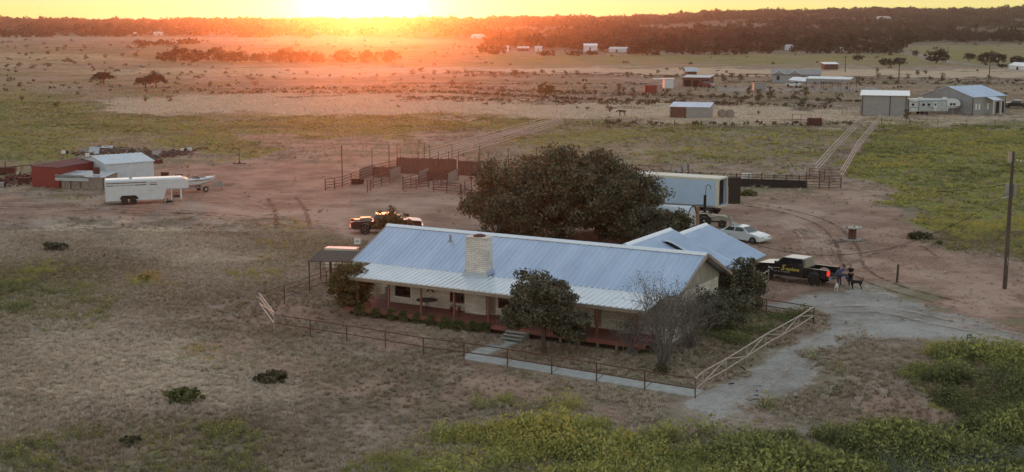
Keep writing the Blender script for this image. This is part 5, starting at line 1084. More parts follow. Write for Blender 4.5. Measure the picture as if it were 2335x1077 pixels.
def junk(label, px, py, w, h, m, kind='crate'):
    p = G(px, py); t = thing({'tire': 'old_tyre', 'crate': 'scrap_box', 'sheet': 'scrap_sheet'}[kind], label, 'scrap', p, rnd.uniform(-.5, .5)); w *= p.y / F; h *= p.y / F
    if kind == 'crate':
        MB().box(-w / 2, w / 2, -w / 3, w / 3, .08, h).build('body', M[m], t, bevel=.03)
        for x in (-w / 2 - .02, w / 2 - .04): MB().box(x, x + .06, -w / 3 - .02, w / 3 + .02, 0, h + .03).build('frame_post', M['rust'], t)
    elif kind == 'sheet':
        sh_ = MB(); n = 7
        for i in range(n): x0 = -w / 2 + w * i / n; sh_.slab((x0, -w * .3, .1 + .05 * (i % 2)), (x0 + w / n, -w * .3, .1 + .05 * ((i + 1) % 2)), (x0 + w / n, w * .3, h + .05 * ((i + 1) % 2)), (x0, w * .3, h + .05 * (i % 2)), .02)
        sh_.build('corrugated_sheet', M[m], t)
    elif kind == 'tire': MB().lathe([(w * .3, 0), (w * .5, .03), (w * .5, .2), (w * .3, .23)], 16).build('tyre', M[m], t)
    return t
for l, a, b, w, h, m, k in (
  ('stack of pale slatted boards at the left end of the scrap row behind the sheds', 193, 351, 24, 13, 'gplanks', 'sheet'), ('tilted grey tin sheet beside the slatted boards in the scrap row', 215, 352, 24, 16, 'tin', 'sheet'),
  ('flat white panel lying on top of the scrap row', 244, 342, 26, 8, 'whmetal', 'sheet'), ('small white lump of scrap in front of the tilted tin sheet', 200, 358, 12, 8, 'white', 'crate'), ('grey leaning panel alone in front of the scrap row', 357, 358, 20, 14, 'gmetal', 'sheet'),
  ('dark wooden crate on the grass in front of the leaning grey panel', 360, 373, 18, 9, 'rust', 'crate'), ('white appliance at the right end of the scrap row', 418, 348, 14, 9, 'white', 'crate'), ('pale box at the far right end of the scrap row', 432, 346, 13, 9, 'whmetal', 'crate'),
  ('white scrap panel alone in the grass left of the scrap row', 147, 352, 14, 8, 'white', 'crate'), ('rusty angular tank behind the gooseneck of the trailer', 376, 404, 14, 11, 'rust', 'crate'), ('rusty box behind the white speedboat', 408, 404, 14, 6, 'rust', 'crate'),
  ('pale grey slab box at the left edge of the frame', 5, 428, 15, 12, 'gmetal', 'crate'), ('rusty brown crate pile left of the red shed', 55, 421, 24, 16, 'rust', 'crate'), ('tan tipped cabinet left of the red shed', 42, 404, 10, 12, 'tan', 'crate'), ('dark rusty car shell at the left edge behind the junk', 18, 398, 34, 17, 'rust', 'crate'),
  ('old tyre on the dirt under the gooseneck of the trailer', 386, 462, 16, 6, 'rub', 'tire'), ('tan bucket like scrap under the gooseneck of the trailer', 378, 462, 9, 10, 'tan', 'crate'), ('low rusty wheel rim under the boat', 404, 449, 18, 7, 'rub', 'tire')):
    junk(l, a, b, w, h, m, k)
# scrap heap: many small boards and stones nobody could count
def heap(name, label, pts, m, n, s, cat='debris'):
    r2 = np.random.default_rng(len(label)); mb = MB(); P0 = G(*pts[0])
    for i in range(n):
        k = r2.integers(0, len(pts) - 1); f = r2.random(); a = G(*pts[k]).lerp(G(*pts[k + 1]), f); p = a + Vector((r2.normal(0, .7), r2.normal(0, 2.2), abs(r2.normal(0, .18)))) - P0
        mb.obox(p, (s * r2.uniform(.5, 3), s * r2.uniform(.3, 1), s * r2.uniform(.1, .5)), rz=r2.uniform(0, 6), rx=r2.normal(0, .25), ry=r2.normal(0, .25))
    o = mb.build(name, M[m], fix=False); o.location = P0; return tag(o, label, cat, kind='stuff')
heap('scrap_heap', 'row of broken dark boards and rubble behind the sheds', [(185, 350), (250, 345), (330, 352), (380, 356), (430, 346)], 'post', 420, .5)
heap('scrap_heap', 'pale broken boards scattered on the dark scrap row', [(225, 347), (290, 347), (320, 350), (420, 346)], 'gplanks', 110, .35)
heap('junk_rubble', 'dark rusty junk heap left of the red shed', [(0, 412), (40, 410), (72, 412)], 'rust', 160, .5)
heap('dung_clods', 'dark clods scattered on the pale gravel pad', [(1700, 885), (1722, 893), (1738, 887), (1705, 890)], 'dark', 16, .13)
# middle and far right buildings
t, L = shed('loafing_shed', 'small grey stable shed with open brown left bay in front of the hay bales', (1528, 269), (1617, 271), 4.5, 2.35, 'gmetal', 'roof', 'mono', h2=3.1, over=.2)
panel(t, 'open_bay', 'planks', .1, L * .40, .1, 2.3); panel(t, 'door', 'gmetal', L - 1.1, L - .8, 1.0, 1.7, -.05)
for a, b in ((.0, .12), (L * .40, L * .40 + .1)): panel(t, 'post', 'post', a, b, 0, 2.3, -.052)
for i, (x, y) in enumerate(((1646, 268), (1664, 268))):
    p = G(x, y); t = thing('hay_bale', ['round hay bale beside the grey stable, left one', 'round hay bale, right one of the pair by the stable'][i], 'hay bale', p, R(4), 'round hay bales')
    MB().lathe([(.7, -.6), (.84, -.57), (.86, -.3), (.86, .3), (.84, .57), (.7, .6)], 22, (0, 0, .84), 'y').build('bale', M['hay'], t); MB().lathe([(.84, -.612), (.83, -.61)], 22, (0, 0, .84), 'y').lathe([(.45, -.62), (.44, -.618)], 22, (0, 0, .84), 'y').build('spiral_face', M['gplanks'], t)
t, L = shed('machine_barn', 'big grey metal barn with bright white roof beside the travel trailer', (1964, 264), (2068, 266), 11, 4.4, 'gmetal', 'roofw', 'mono', h2=4.9, over=.45, gap=.9, cat='barn')
for x in (.15, L * .62, L - .3): panel(t, 'corner_trim', 'rimd', x - .08, x + .08, 0, 4.3)
t, L = shed('metal_house', 'grey metal house with blue steel roof and small porch gable at the right', (2186, 262), (2218, 262), 15, 3.6, 'gmetal', 'roof', 'gable_x', rise=2.2, over=.15, cat='house')
bpy.data.objects.remove(t.children[0]); bpy.data.objects.remove(t.children[0])
t.location = G(2217, 263); t.rotation_euler.z = heading(G(2217, 263), G(2283, 249)); t.rotation_euler.z = R(35); L = 11.5; D_ = 13.0; h = 3.9; rs = 2.0
w = MB(); w.box(0, L, 0, .15, 0, h - .05).box(0, L, D_ - .15, D_, 0, h - .05)
for x in (0, L - .15): w.prism_x([(.15, 0), (D_ - .15, 0), (D_ - .15, h - .05), (D_ / 2, h + rs - .08), (.15, h - .05)], x, x + .15)
w.build('wall', M['gmetal'], t); MB().roof((-.2, -.2, h - .06), (L + .2, -.2, h - .06), (L + .2, D_ / 2, h + rs), (-.2, D_ / 2, h + rs), gap=.8).roof((L + .2, D_ + .2, h - .06), (-.2, D_ + .2, h - .06), (-.2, D_ / 2, h + rs), (L + .2, D_ / 2, h + rs), gap=.8).build('roof', M['roof'], t)
MB().slab((4.3, -2.2, h - .75), (7.3, -2.2, h - .75), (7.3, 2.2, h + .62), (4.3, 2.2, h + .62), .08).build('porch_gable', M['roof'], t); MB().box(4.4, 4.55, -2.1, -1.95, 0, h - .8).box(7.05, 7.2, -2.1, -1.95, 0, h - .8).build('porch_posts', M['white'], t)
for x in (.9, 2.0, 5.0): MB().box(x, x + .6, -.03, -.005, 1.1, 2.4).build('window', M['white'], t)
for x in (8.2, 9.9): MB().box(x, x + 1.1, -.03, -.005, 0.1, 2.6).build('garage_door', M['dark'], t)
MB().box(-.06, .06, -.06, .06, 0, h).box(L - .05, L + .06, -.06, .05, 0, h).build('corner_trim', M['rimd'], t)
pipe_fence('entry_arch', 'pale H shaped entrance brace left of the grey metal barn', [G(1920, 262), G(1963, 262)], 2.2, (2.1,), r=.1, pr=.14, mt='board', cat='gate')
p = G(1857, 287); t = thing('hay_feeder', 'dark rusty square box standing by the pasture fence', 'box', p); MB().box(-1.15, 1.15, -.9, .9, .12, 1.5).build('body', M['rust'], t, bevel=.04); [MB().box(x, x + .1, -.95, .95, 0, 1.55).build('corner_frame', M['dark'], t) for x in (-1.2, 1.1)]
pipe_fence('cattle_chute', 'thin dark squeeze frame left of the dark box at the pasture fence', [G(1806, 282), G(1826, 283), G(1849, 284)], 1.9, (1.85, .9, .3), r=.035, pr=.05, cat='frame')
# homestead
t, L = shed('steel_shed', 'small white shed with flat awning at the left of the homestead', (1515, 202), (1536, 202), 5, 2.9, 'whmetal', 'white', 'mono', h2=2.9, over=.3); MB().slab((-3.2, -.2, 2.86), (-.35, -.2, 2.86), (-.35, 5, 2.86), (-3.2, 5, 2.86), .1).build('awning', M['white'], t); MB().tube((-3, 0, 0), (-3, 0, 2.8), .06).build('awning_post', M['steel'], t)
t, L = shed('brown_barn', 'low brown open fronted barn behind the red truck', (1557, 198), (1617, 199), 7, 2.9, 'planks', 'tin', 'mono', h2=3.4, over=.2, cat='barn')
for i in range(3): panel(t, 'bay_shade', 'dark', .5 + i * L / 3, L / 3 - .3 + i * L / 3, .1, 2.0)  # black panels on the closed wall, painted in as the shade of open bays
t, L = shed('brown_cabin', 'small brown cabin with grey gable roof rising behind the low barn', (1566, 190), (1588, 190), 6, 4.0, 'planks', 'tin', 'gable', over=.6)
p = G(1546, 203); t = thing('hay_elevator', 'tall thin conveyor leaning up beside the white shed', 'conveyor', p); MB().hexa([(-.9, 0, .4), (-.6, 0, .3), (-.6, .5, .3), (-.9, .5, .4), (1.0, 0, 4.6), (1.25, 0, 4.5), (1.25, .5, 4.5), (1.0, .5, 4.6)]).build('belt', M['board'], t); MB().tube((.2, .2, 0), (.2, .2, 2.6), .06).tube((-.6, .2, 0), (-.6, .2, .5), .06).build('stand', M['steel'], t)
p = G(1484, 212); t = thing('rusty_container', 'rust red steel container standing alone left of the homestead', 'container', p); MB().box(-1.7, 1.7, 0, 1.8, .1, 2.0).build('body', M['redmetal'], t); MB().box(-1.75, 1.75, -.03, 1.83, 2.0, 2.08).build('lid', M['rust'], t)
p = G(1733, 208); t = thing('grey_container', 'plain dark grey container box on the gravel yard', 'container', p); MB().box(-1.75, 1.75, 0, 2.4, .1, 2.25).build('body', M['gmetal'], t); MB().box(-1.8, 1.8, -.03, 2.43, 2.25, 2.33).build('roof_cap', M['rimd'], t)
t, L = shed('grey_house', 'long grey homestead house with white gable trim behind the canopy', (1760, 189), (1870, 190), 9, 2.9, 'gsiding', 'gmetal', 'gable', rise=1.5, over=.4, cat='house')
for x in (1.5, 6.5, 9.5): MB().box(x, x + .9, -.04, -.002, .9, 2.2).build('window', M['glass'], t)
for x in (0.0, 5.0): MB().add([(x + .2, -.5, 2.9), (x + 4.2, -.5, 2.9), (x + 2.2, -.5, 4.1), (x + 2.2, 3, 4.1), (x + .2, 3, 2.9), (x + 4.2, 3, 2.9)], [(0, 1, 2), (0, 2, 3, 4), (1, 5, 3, 2)]).build('gable', M['gsiding'], t); MB().path([(x + .1, -.55, 2.85), (x + 2.2, -.55, 4.15), (x + 4.3, -.55, 2.85)], .09, 4).build('gable_trim', M['white'], t)
A, rz, L = frame2((1837, 205), (1938, 208)); t = thing('carport_canopy', 'long flat white metal carport on thin posts right of the grey house', 'carport', A, rz)
MB().roof((0, 0, 3.35), (L, 0, 3.35), (L, 3, 3.9), (0, 3, 3.9), gap=1.2).build('roof', M['roofw'], t); MB().box(0, L, -.02, .04, 2.5, 3.3).build('side_panel', M['gmetal'], t)
for k in range(6): MB().tube((k * (L - .2) / 5 + .1, .1, 0), (k * (L - .2) / 5 + .1, .1, 3.3), .06).build('post', M['rimd'], t)
for k in range(6): MB().tube((k * (L - .2) / 5 + .1, 5.6, 0), (k * (L - .2) / 5 + .1, 5.6, 3.3), .06).build('post', M['rimd'], t)
A, rz, L = frame2((1797, 200), (1836, 201)); t = thing('small_canopy', 'small white peaked canopy between the grey house and the carport', 'canopy', A, rz); MB().roof((0, 0, 2.3), (L, 0, 2.0), (L, 5, 2.9), (0, 5, 3.1), gap=1.2).build('roof', M['roofw'], t)
for x in (.1, L - .1): MB().tube((x, .1, 0), (x, .1, 2.0), .06).build('post', M['rimd'], t)
t, L = shed('field_shed', 'small open shed with rusty white roof alone in the far pasture', (1880, 159), (1911, 159), 6, 2.3, 'planks', 'roofw', 'mono', h2=2.9, over=.4)
p = G(1985, 211); o = MB().lathe([(3.0, 0), (2.2, .7), (1.0, 1.35), (.2, 1.6)], 14).build('gravel_pile', M['gmetal']); o.location = p; tag(o, 'dark cone shaped gravel pile just behind the white barn roof', 'gravel pile')
# far buildings on the wooded slope
for nm, l, a, b, d, h, wm, rm, k in (
  ('white_barn', 'long white barn with pale roof in front of the far woods', (1332, 118), (1362, 118), 9, 4.0, 'whmetal', 'roofw', 'gable'),
  ('far_shed', 'low white roofed shed right of the far white barn', (1388, 119), (1428, 119), 8, 2.0, 'whmetal', 'tin', 'gable'),
  ('far_house', 'tiny pale blue roofed house high on the wooded ridge at right', (1998, 45), (2020, 45), 14, 4, 'whmetal', 'tin', 'gable'),
  ('far_house', 'tiny house with pale rounded roof among trees left of the far road', (1794, 115), (1808, 115), 8, 2.6, 'whmetal', 'tin', 'gable'),
  ('far_house', 'tiny white roofed building right of the sun glow in the far woods', (1074, 88), (1094, 88), 14, 3.0, 'whmetal', 'roofw', 'gable'),
  ('far_shed', 'tiny white shed, leftmost of the row below the far woods', (1150, 118), (1160, 118), 6, 2.6, 'whmetal', 'tin', 'gable'),
  ('far_shed', 'tiny long red brown shed in the row below the far woods', (1180, 117), (1206, 117), 6, 2.0, 'planks', 'tin', 'gable'),
  ('far_shed', 'tiny blue white shed right of the red brown one below the woods', (1220, 117), (1236, 117), 6, 2.2, 'whmetal', 'tin', 'gable'),
  ('far_shed', 'low long white building at the right edge of the far pasture', (2300, 158), (2345, 162), 5, 1.8, 'whmetal', 'roofw', 'gable'),
  ('far_shed', 'tiny cream sheds beneath the far tree row, right of the blue roofed house', (1917, 121), (1932, 121), 5, 2.2, 'cream', 'tin', 'gable'),
  ('far_house', 'tiny pale building left of the far left oaks', (290, 82), (312, 82), 12, 3, 'cream', 'tin', 'gable'),
  ('far_house', 'tiny pale roofed building right of the far left oaks', (356, 81), (372, 81), 12, 3, 'cream', 'tin', 'gable')):
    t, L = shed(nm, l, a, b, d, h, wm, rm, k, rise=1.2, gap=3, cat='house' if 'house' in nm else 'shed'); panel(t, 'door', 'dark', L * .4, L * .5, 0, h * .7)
# poles and wire fences
for i, (x, y, ty, l) in enumerate(((2049, 192, 134, 'thin wooden power pole beside the low oak, middle one of the far poles'), (2256, 170, 119, 'thin wooden power pole in front of the far right oak'), (1927, 165, 128, 'thin power pole right of the open field shed'), (2161, 130, 108, 'smallest far power pole by the pale road at right'))):
    p = GT(x, y); h_ = (y - ty) / F * p.y; t = thing('power_pole', l, 'power pole', p, 0, 'distant power poles'); MB().tube((0, 0, 0), (0, 0, h_), .2, .13, 7).build('pole', M['post'], t); MB().box(-.9, .9, -.06, .06, h_ - .7, h_ - .5).build('crossarm', M['post'], t)
def wire_fence(label, pts, sp=4.2, h=1.25):
    P = [GT(*p) for p in pts]; o = P[0]; t = thing('wire_fence', label, 'fence', o); n = 0
    for a, b in zip(P[:-1], P[1:]):
        k = max(1, int((b - a).length / sp))
        for i in range(k):
            if n < 95: p = a.lerp(b, i / k) - o; MB().tube(p, p + Vector((0, 0, h)), .05, .05, 5).build('post', M['post'], t); n += 1
        for z in (.4, .8, 1.15): MB().tube(a - o + Vector((0, 0, z)), b - o + Vector((0, 0, z)), .012, .012, 3).build('wire', M['cable'], t)
wire_fence('long wire fence behind the pens and cattle lanes at the edge of the straw field', [(1120, 286), (1290, 287), (1600, 288), (1850, 286), (2010, 284)], 5)
wire_fence('wire fence in front of the grey barn and travel trailer', [(2010, 284), (2335, 290)], 4.5)
wire_fence('wire fence along the dark track across the middle pasture', [(640, 208), (1000, 200), (1300, 215), (1600, 224)], 9)
wire_fence('left wire fence line across the green weeds to the lone oaks', [(440, 212), (250, 236), (100, 244)], 9)
wire_fence('far wire fence line crossing below the homestead shrubs', [(1250, 236), (1550, 243), (1900, 250)], 8)
# cow
dog('black cow grazing in the straw field left of the grey stable', G(1418, 264), R(190), M['cow_hide'], 1.75, 'down', True, 'cow', 'cow')

# wheel ruts worn into the dirt and the gravel: thin ragged sheets just above the ground
def rut_mat(name, c1, amt):
    m, nt, b = new_mat(name); N = nt.nodes; L = nt.links; tc = N.new('ShaderNodeTexCoord'); n = N.new('ShaderNodeTexNoise'); n.inputs['Scale'].default_value = .9; n.inputs['Detail'].default_value = 6; n.inputs['Roughness'].default_value = .7
    L.new(tc.outputs['Object'], n.inputs[0]); r = N.new('ShaderNodeMapRange'); r.inputs[1].default_value = .40; r.inputs[2].default_value = .60; r.inputs[4].default_value = amt; L.new(n.outputs[0], r.inputs[0]); L.new(r.outputs[0], b.inputs['Alpha'])
    b.inputs['Base Color'].default_value = (*c1, 1); b.inputs['Roughness'].default_value = .95; b.inputs['Specular IOR Level'].default_value = .1; return m
RD, RL = rut_mat('dark_rut', (.13, .085, .065), .75), rut_mat('pale_rut', (.58, .46, .38), .6)
def ruts(pts, m, w=.42, gap=1.75, n=14, both=True, lift=.014):
    P = [G(*p) for p in pts]; Q = []
    for i in range(len(P) - 1):
        p0, p1, p2, p3 = P[max(i - 1, 0)], P[i], P[i + 1], P[min(i + 2, len(P) - 1)]
        for k in range(n): u = k / n; Q.append(.5 * ((2 * p1) + (p2 - p0) * u + (2 * p0 - 5 * p1 + 4 * p2 - p3) * u * u + (3 * p1 - p0 - 3 * p2 + p3) * u ** 3))
    Q.append(P[-1]); vs = []; fs = []
    for off in ((-gap / 2, gap / 2) if both else (0,)):
        b = len(vs)
        for i, q in enumerate(Q):
            d = (Q[min(i + 1, len(Q) - 1)] - Q[max(i - 1, 0)]).normalized(); nn = Vector((-d.y, d.x, 0)); ww = w * (.75 + .25 * math.sin(i * 1.7 + off)); c = q + nn * off
            for s_ in (-1, -.35, .35, 1): vs.append(c + nn * ww / 2 * s_ + Vector((0, 0, .055 + lift)))
        for i in range(len(Q) - 1):
            for j in range(3): a = b + i * 4 + j; fs.append((a, a + 1, a + 5, a + 4))
    o = MB().add(vs, fs).build('wheel_ruts', m, fix=False); tag(o, kind='structure')
ruts([(-60, 468), (200, 474), (430, 486), (700, 512), (860, 526)], RD); ruts([(-60, 476), (250, 484), (520, 502), (740, 524)], RD, both=False)
ruts([(470, 430), (560, 452), (680, 470), (860, 480), (1060, 478)], RL); ruts([(642, 452), (660, 478), (670, 520)], RD, w=.6, gap=3.2); ruts([(330, 446), (460, 442), (560, 466), (640, 500), (720, 520)], RL)
ruts([(1660, 462), (1780, 480), (1880, 512), (1930, 560), (1950, 612), (2030, 655), (2200, 700)], RD); ruts([(1700, 490), (1800, 506), (1850, 545), (1860, 590), (1900, 630)], RL)
ruts([(1860, 712), (2000, 706), (2160, 738), (2335, 774), (2500, 812)], RL, w=.55); ruts([(1930, 606), (2010, 575), (2090, 560), (2140, 590)], RD, both=False); ruts([(1880, 700), (1900, 760), (1840, 830), (1780, 900)], RL, w=.5)
ruts([(1890, 960), (1925, 900), (1960, 862)], RL, w=.5); ruts([(160, 790), (330, 820), (480, 850), (560, 860)], RD, w=.3, both=False)
# ---------------- vegetation ----------------
def quads(cent, nrm, size, rgen, asp=.6):
    """leaf shaped quads (kites) around centres, facing nrm"""
    n = len(cent); t = rgen.normal(size=(n, 3)); t -= (t * nrm).sum(1, keepdims=True) * nrm; t /= np.linalg.norm(t, axis=1, keepdims=True) + 1e-9
    b = np.cross(nrm, t); s = size[:, None]
    a0 = cent - t * s; a2 = cent + t * s; a1 = cent + b * s * asp - t * s * .15; a3 = cent - b * s * asp - t * s * .15
    return np.stack([a0, a1, a2, a3], 1).reshape(-1, 3), np.arange(4 * n).reshape(n, 4)
def crown_np(seed, rx, ry, rz, zc, nclump, per, leaf, clump=.22, flat=.25, shell=.55, base=None):
    g = np.random.default_rng(seed); u = g.normal(size=(nclump, 3)); u /= np.linalg.norm(u, axis=1, keepdims=True)
    u[:, 2] = np.where(u[:, 2] < -flat, -u[:, 2] * .6, u[:, 2]); rad = g.uniform(shell, 1.0, nclump)[:, None] * (1 + .10 * np.sin(u[:, :1] * 5 + seed) * np.cos(u[:, 1:2] * 4 + seed))
    C = u * rad * np.array([rx, ry, rz]); C[:, 2] += zc
    cr = clump * min(rx, ry, rz * 1.4) * g.uniform(.6, 1.35, nclump)
    v = g.normal(size=(nclump, per, 3)); v /= np.linalg.norm(v, axis=2, keepdims=True); rr = g.uniform(.45, 1.1, (nclump, per, 1))
    P = (C[:, None, :] + v * rr * cr[:, None, None] * np.array([1.15, 1.15, .8])).reshape(-1, 3); N_ = (v + g.normal(size=v.shape) * .6).reshape(-1, 3); N_ /= np.linalg.norm(N_, axis=1, keepdims=True)
    P[:, 2] = np.maximum(P[:, 2], .05)
    co, f = quads(P, N_, g.uniform(.6, 1.4, len(P)) * leaf, g); return co, f, C, cr
def limbs(mb, base, C, r0, g, n=10, fork=.45):
    z0 = base; ix = g.choice(len(C), min(n, len(C)), replace=False); top = Vector((0, 0, z0)); mb.tube((0, 0, -.05), (0, 0, z0 * .4), r0 * 1.35, r0 * 1.02, 9); mb.tube((0, 0, z0 * .4), top, r0 * 1.02, r0 * .85, 9)
    for i in ix:
        c = Vector(C[i]); m_ = top.lerp(c, fork) + Vector((g.normal(0, .1), g.normal(0, .1), .12 * (c - top).length)); mb.tube(top, m_, r0 * .5, r0 * .28, 6); mb.tube(m_, c, r0 * .28, r0 * .07, 5)
        k = g.integers(0, len(C)); c2 = m_.lerp(Vector(C[k]), .5) if (Vector(C[k]) - m_).length < (c - top).length else m_.lerp(c, .5) + Vector((g.normal(0, .4), g.normal(0, .4), .3)); mb.tube(m_, c2, r0 * .2, r0 * .05, 5)
def tree(name, label, loc, rx, ry, top, zbase, seed, nclump=120, per=60, leaf=.16, lm='leafoak', tr=.25, cat='tree', group=None, rz=0, clump=.22, fork_z=None, shell=.55, flat=.25, bark='barkd', nlimb=10):
    t = thing(name, label, cat, loc, rz, group); zr = (top - zbase) / (1 + flat) ; zc = top - zr
    co, f, C, cr = crown_np(seed, rx, ry, zr, zc, nclump, per, leaf, clump, flat, shell); mesh_np('crown', co, f, M[lm], t)
    g = np.random.default_rng(seed + 9); mb = MB(); limbs(mb, fork_z if fork_z is not None else max(.3, zbase * .9), C, tr, g, nlimb); mb.build('trunk', M[bark], t, fix=False); return t
# the big live oak behind the house
tree('live_oak', 'huge dark round live oak with spreading crown behind the ranch house', G(1284, 548), 9.2, 7.0, 8.15, .4, 11, 400, 320, .125, 'leafoak', .55, clump=.17, fork_z=1.7, shell=.55, flat=.75, nlimb=26)
co, f, C, cr = crown_np(12, 3.7, 2.4, 1.5, 1.9, 90, 150, .12, .3, .8); ext = mesh_np('crown', co, f, M['leafoak'], [o for o in COL.objects if o.name == 'live_oak'][0]); ext.location = (7.9, -4.5, 0)
tree('live_oak', 'grey green live oak with single trunk in front of the porch steps', G(1240, 806), 2.15, 2.0, 5.35, 2.0, 21, 120, 130, .09, 'leafgrey', .15, clump=.24, fork_z=2.0, shell=.35, flat=.5)
co, f, C, cr = crown_np(22, 1.5, 1.3, .85, 1.75, 60, 120, .08, .3, .9, .4); e2 = mesh_np('crown', co, f, M['leafgrey'], [o for o in COL.objects if o.name.startswith('live_oak')][1]); e2.location = (1.75, -.2, 0)
co, f, C, cr = crown_np(23, 1.1, 1.0, .7, 2.2, 40, 110, .08, .3, .9, .4); e2 = mesh_np('crown', co, f, M['leafgrey'], [o for o in COL.objects if o.name.startswith('live_oak')][1]); e2.location = (-1.7, .1, 0)
tree('corner_bush', 'tall dense bush hiding the left corner of the porch roof', G(800, 714), 1.45, 1.4, 4.0, .0, 31, 150, 90, .08, 'leafbrown', .1, cat='bush', clump=.26, fork_z=.6, shell=.3, flat=.9)
tree('porch_tree', 'thin tawny leaved tree top between the dark pickup and the roof ridge', G(897, 553), 1.9, 1.5, 3.3, .5, 41, 46, 60, .10, 'leafbrown', .12, clump=.26, shell=.25, flat=.6)
tree('carport_bush', 'dark evergreen bush against the carport opening', G(1697, 706), 1.5, 1.5, 3.6, .0, 51, 110, 90, .09, 'leafoak', .1, cat='bush', clump=.28, fork_z=.5, shell=.3, flat=.8)
tree('gable_bush', 'wide tangled grey green bush below the right gable', G(1632, 756), 2.6, 1.6, 3.0, .0, 52, 110, 60, .08, 'leafgrey', .08, cat='bush', clump=.26, fork_z=.3, shell=.3, flat=.8)
# ten clipped shrubs along the deck
for i in range(10):
    p = G((821, 857, 894, 920, 952, 982, 1014, 1046, 1077, 1104)[i], (722, 727, 731, 735, 739, 745, 752, 755, 758, 761)[i]); s = (.42, .40, .40, .38, .42, .38, .50, .44, .40, .38)[i]
    co, f, C, cr = crown_np(60 + i, s, s, .42, .40, 44, 64, .035, .34, .9, .6); o = mesh_np('clipped_shrub', co, f, M['leafshrub']); o.location = p
    tag(o, 'rounded clipped green shrub, %s from the left in the row along the porch deck' % ORD[i], 'shrub', 'clipped shrubs along the deck')
# bare crape myrtle: many thin stems fanning out
def bare_bush(name, label, loc, h, spread, n, seed, m='twig', leaves=0, lean=0):
    g = np.random.default_rng(seed); t = thing(name, label, 'bush', loc); mb = MB(); tips = []
    def grow(p, d, L, r, lev):
        k = 3; q = p
        for i in range(k):
            d2 = (d + Vector(g.normal(0, .10, 3))).normalized(); q2 = q + d2 * L / k; mb.tube(q, q2, r * (1 - .2 * i), r * (1 - .2 * (i + 1)), 4); q = q2; d = d2
        tips.append(q)
        if lev > 0:
            for j in range(int(g.integers(2, 5))):
                nd = (d + Vector(g.normal(0, .42, 3)) + Vector((0, 0, .12))).normalized(); grow(q if j else q, nd, L * g.uniform(.45, .75), r * .55, lev - 1)
    for i in range(n):
        a = g.uniform(0, 6.28); s = g.uniform(.1, 1) * spread; d = Vector((math.cos(a) * s + lean, math.sin(a) * s, 1)).normalized(); grow(Vector((g.normal(0, .15), g.normal(0, .15), 0)), d, h * g.uniform(.38, .55), g.uniform(.03, .055), 3)
    mb.build('stems', M[m], t, fix=False)
    if leaves:
        tp = np.array([tuple(x) for x in tips]); ix = g.integers(0, len(tp), leaves); P = tp[ix] + g.normal(0, .12, (leaves, 3)); N_ = g.normal(size=(leaves, 3)); N_ /= np.linalg.norm(N_, axis=1, keepdims=True); co, f = quads(P, N_, g.uniform(.03, .06, leaves), g); mesh_np('leaves', co, f, M['leafgrey'], t)
bare_bush('bare_myrtle', 'bare grey crape myrtle with many fanning stems at the right front corner', G(1515, 835), 4.6, .55, 34, 5, leaves=2600)
bare_bush('bare_shrub', 'low bare tangled shrub at the foot of the porch end, left of the myrtle', G(1440, 808), 2.2, 1.0, 16, 6, leaves=700)
bare_bush('bare_shrub', 'bare arching shrub right of the crape myrtle below the gable', G(1575, 795), 3.3, .9, 26, 7, leaves=1600)
tree('small_bush', 'tiny dark green bush at the foot of the bare myrtle, by the front fence', G(1512, 854), .5, .45, .75, 0, 71, 26, 40, .05, 'leafoak', .03, cat='bush', clump=.4, fork_z=.15, flat=.8)
# bushes in the open
for i, (x, y, w, h, lm, l) in enumerate((
  (125, 571, 62, 22, 'leafgrey', 'low round grey green bush in the left pasture'), (620, 872, 76, 30, 'leafoak', 'low dark green bush in the scrub left of the walk'), (425, 915, 96, 36, 'leafshrub', 'wide low dark bush with yellow top in the scrub, lower left'),
  (300, 1012, 50, 20, 'leafoak', 'small dark bush near the bottom left edge'), (1705, 446, 40, 14, 'leafshrub', 'dark green tuft behind the open trailer door'), (2098, 545, 54, 20, 'leafoak', 'dark green bush at the edge of the weeds right of the cable spool'),
  (328, 640, 26, 14, 'leafshrub', 'small tuft in the orange weeds of the left pasture'), (1215, 366, 60, 12, 'leafshrub', 'low green bush behind the crown of the big oak'), (2142, 558, 12, 9, 'leafshrub', 'tiny round weed clump on the bare dirt right of the spool'))):
    p = G(x, y); k = p.y / F
    tree('low_bush', l, p, w * k / 2, w * k / 2.4, h * k * .85, 0, 80 + i, 40, 60, .075 * max(1, p.y / 90), lm, .03, cat='bush', clump=.35, fork_z=.1, flat=.9)
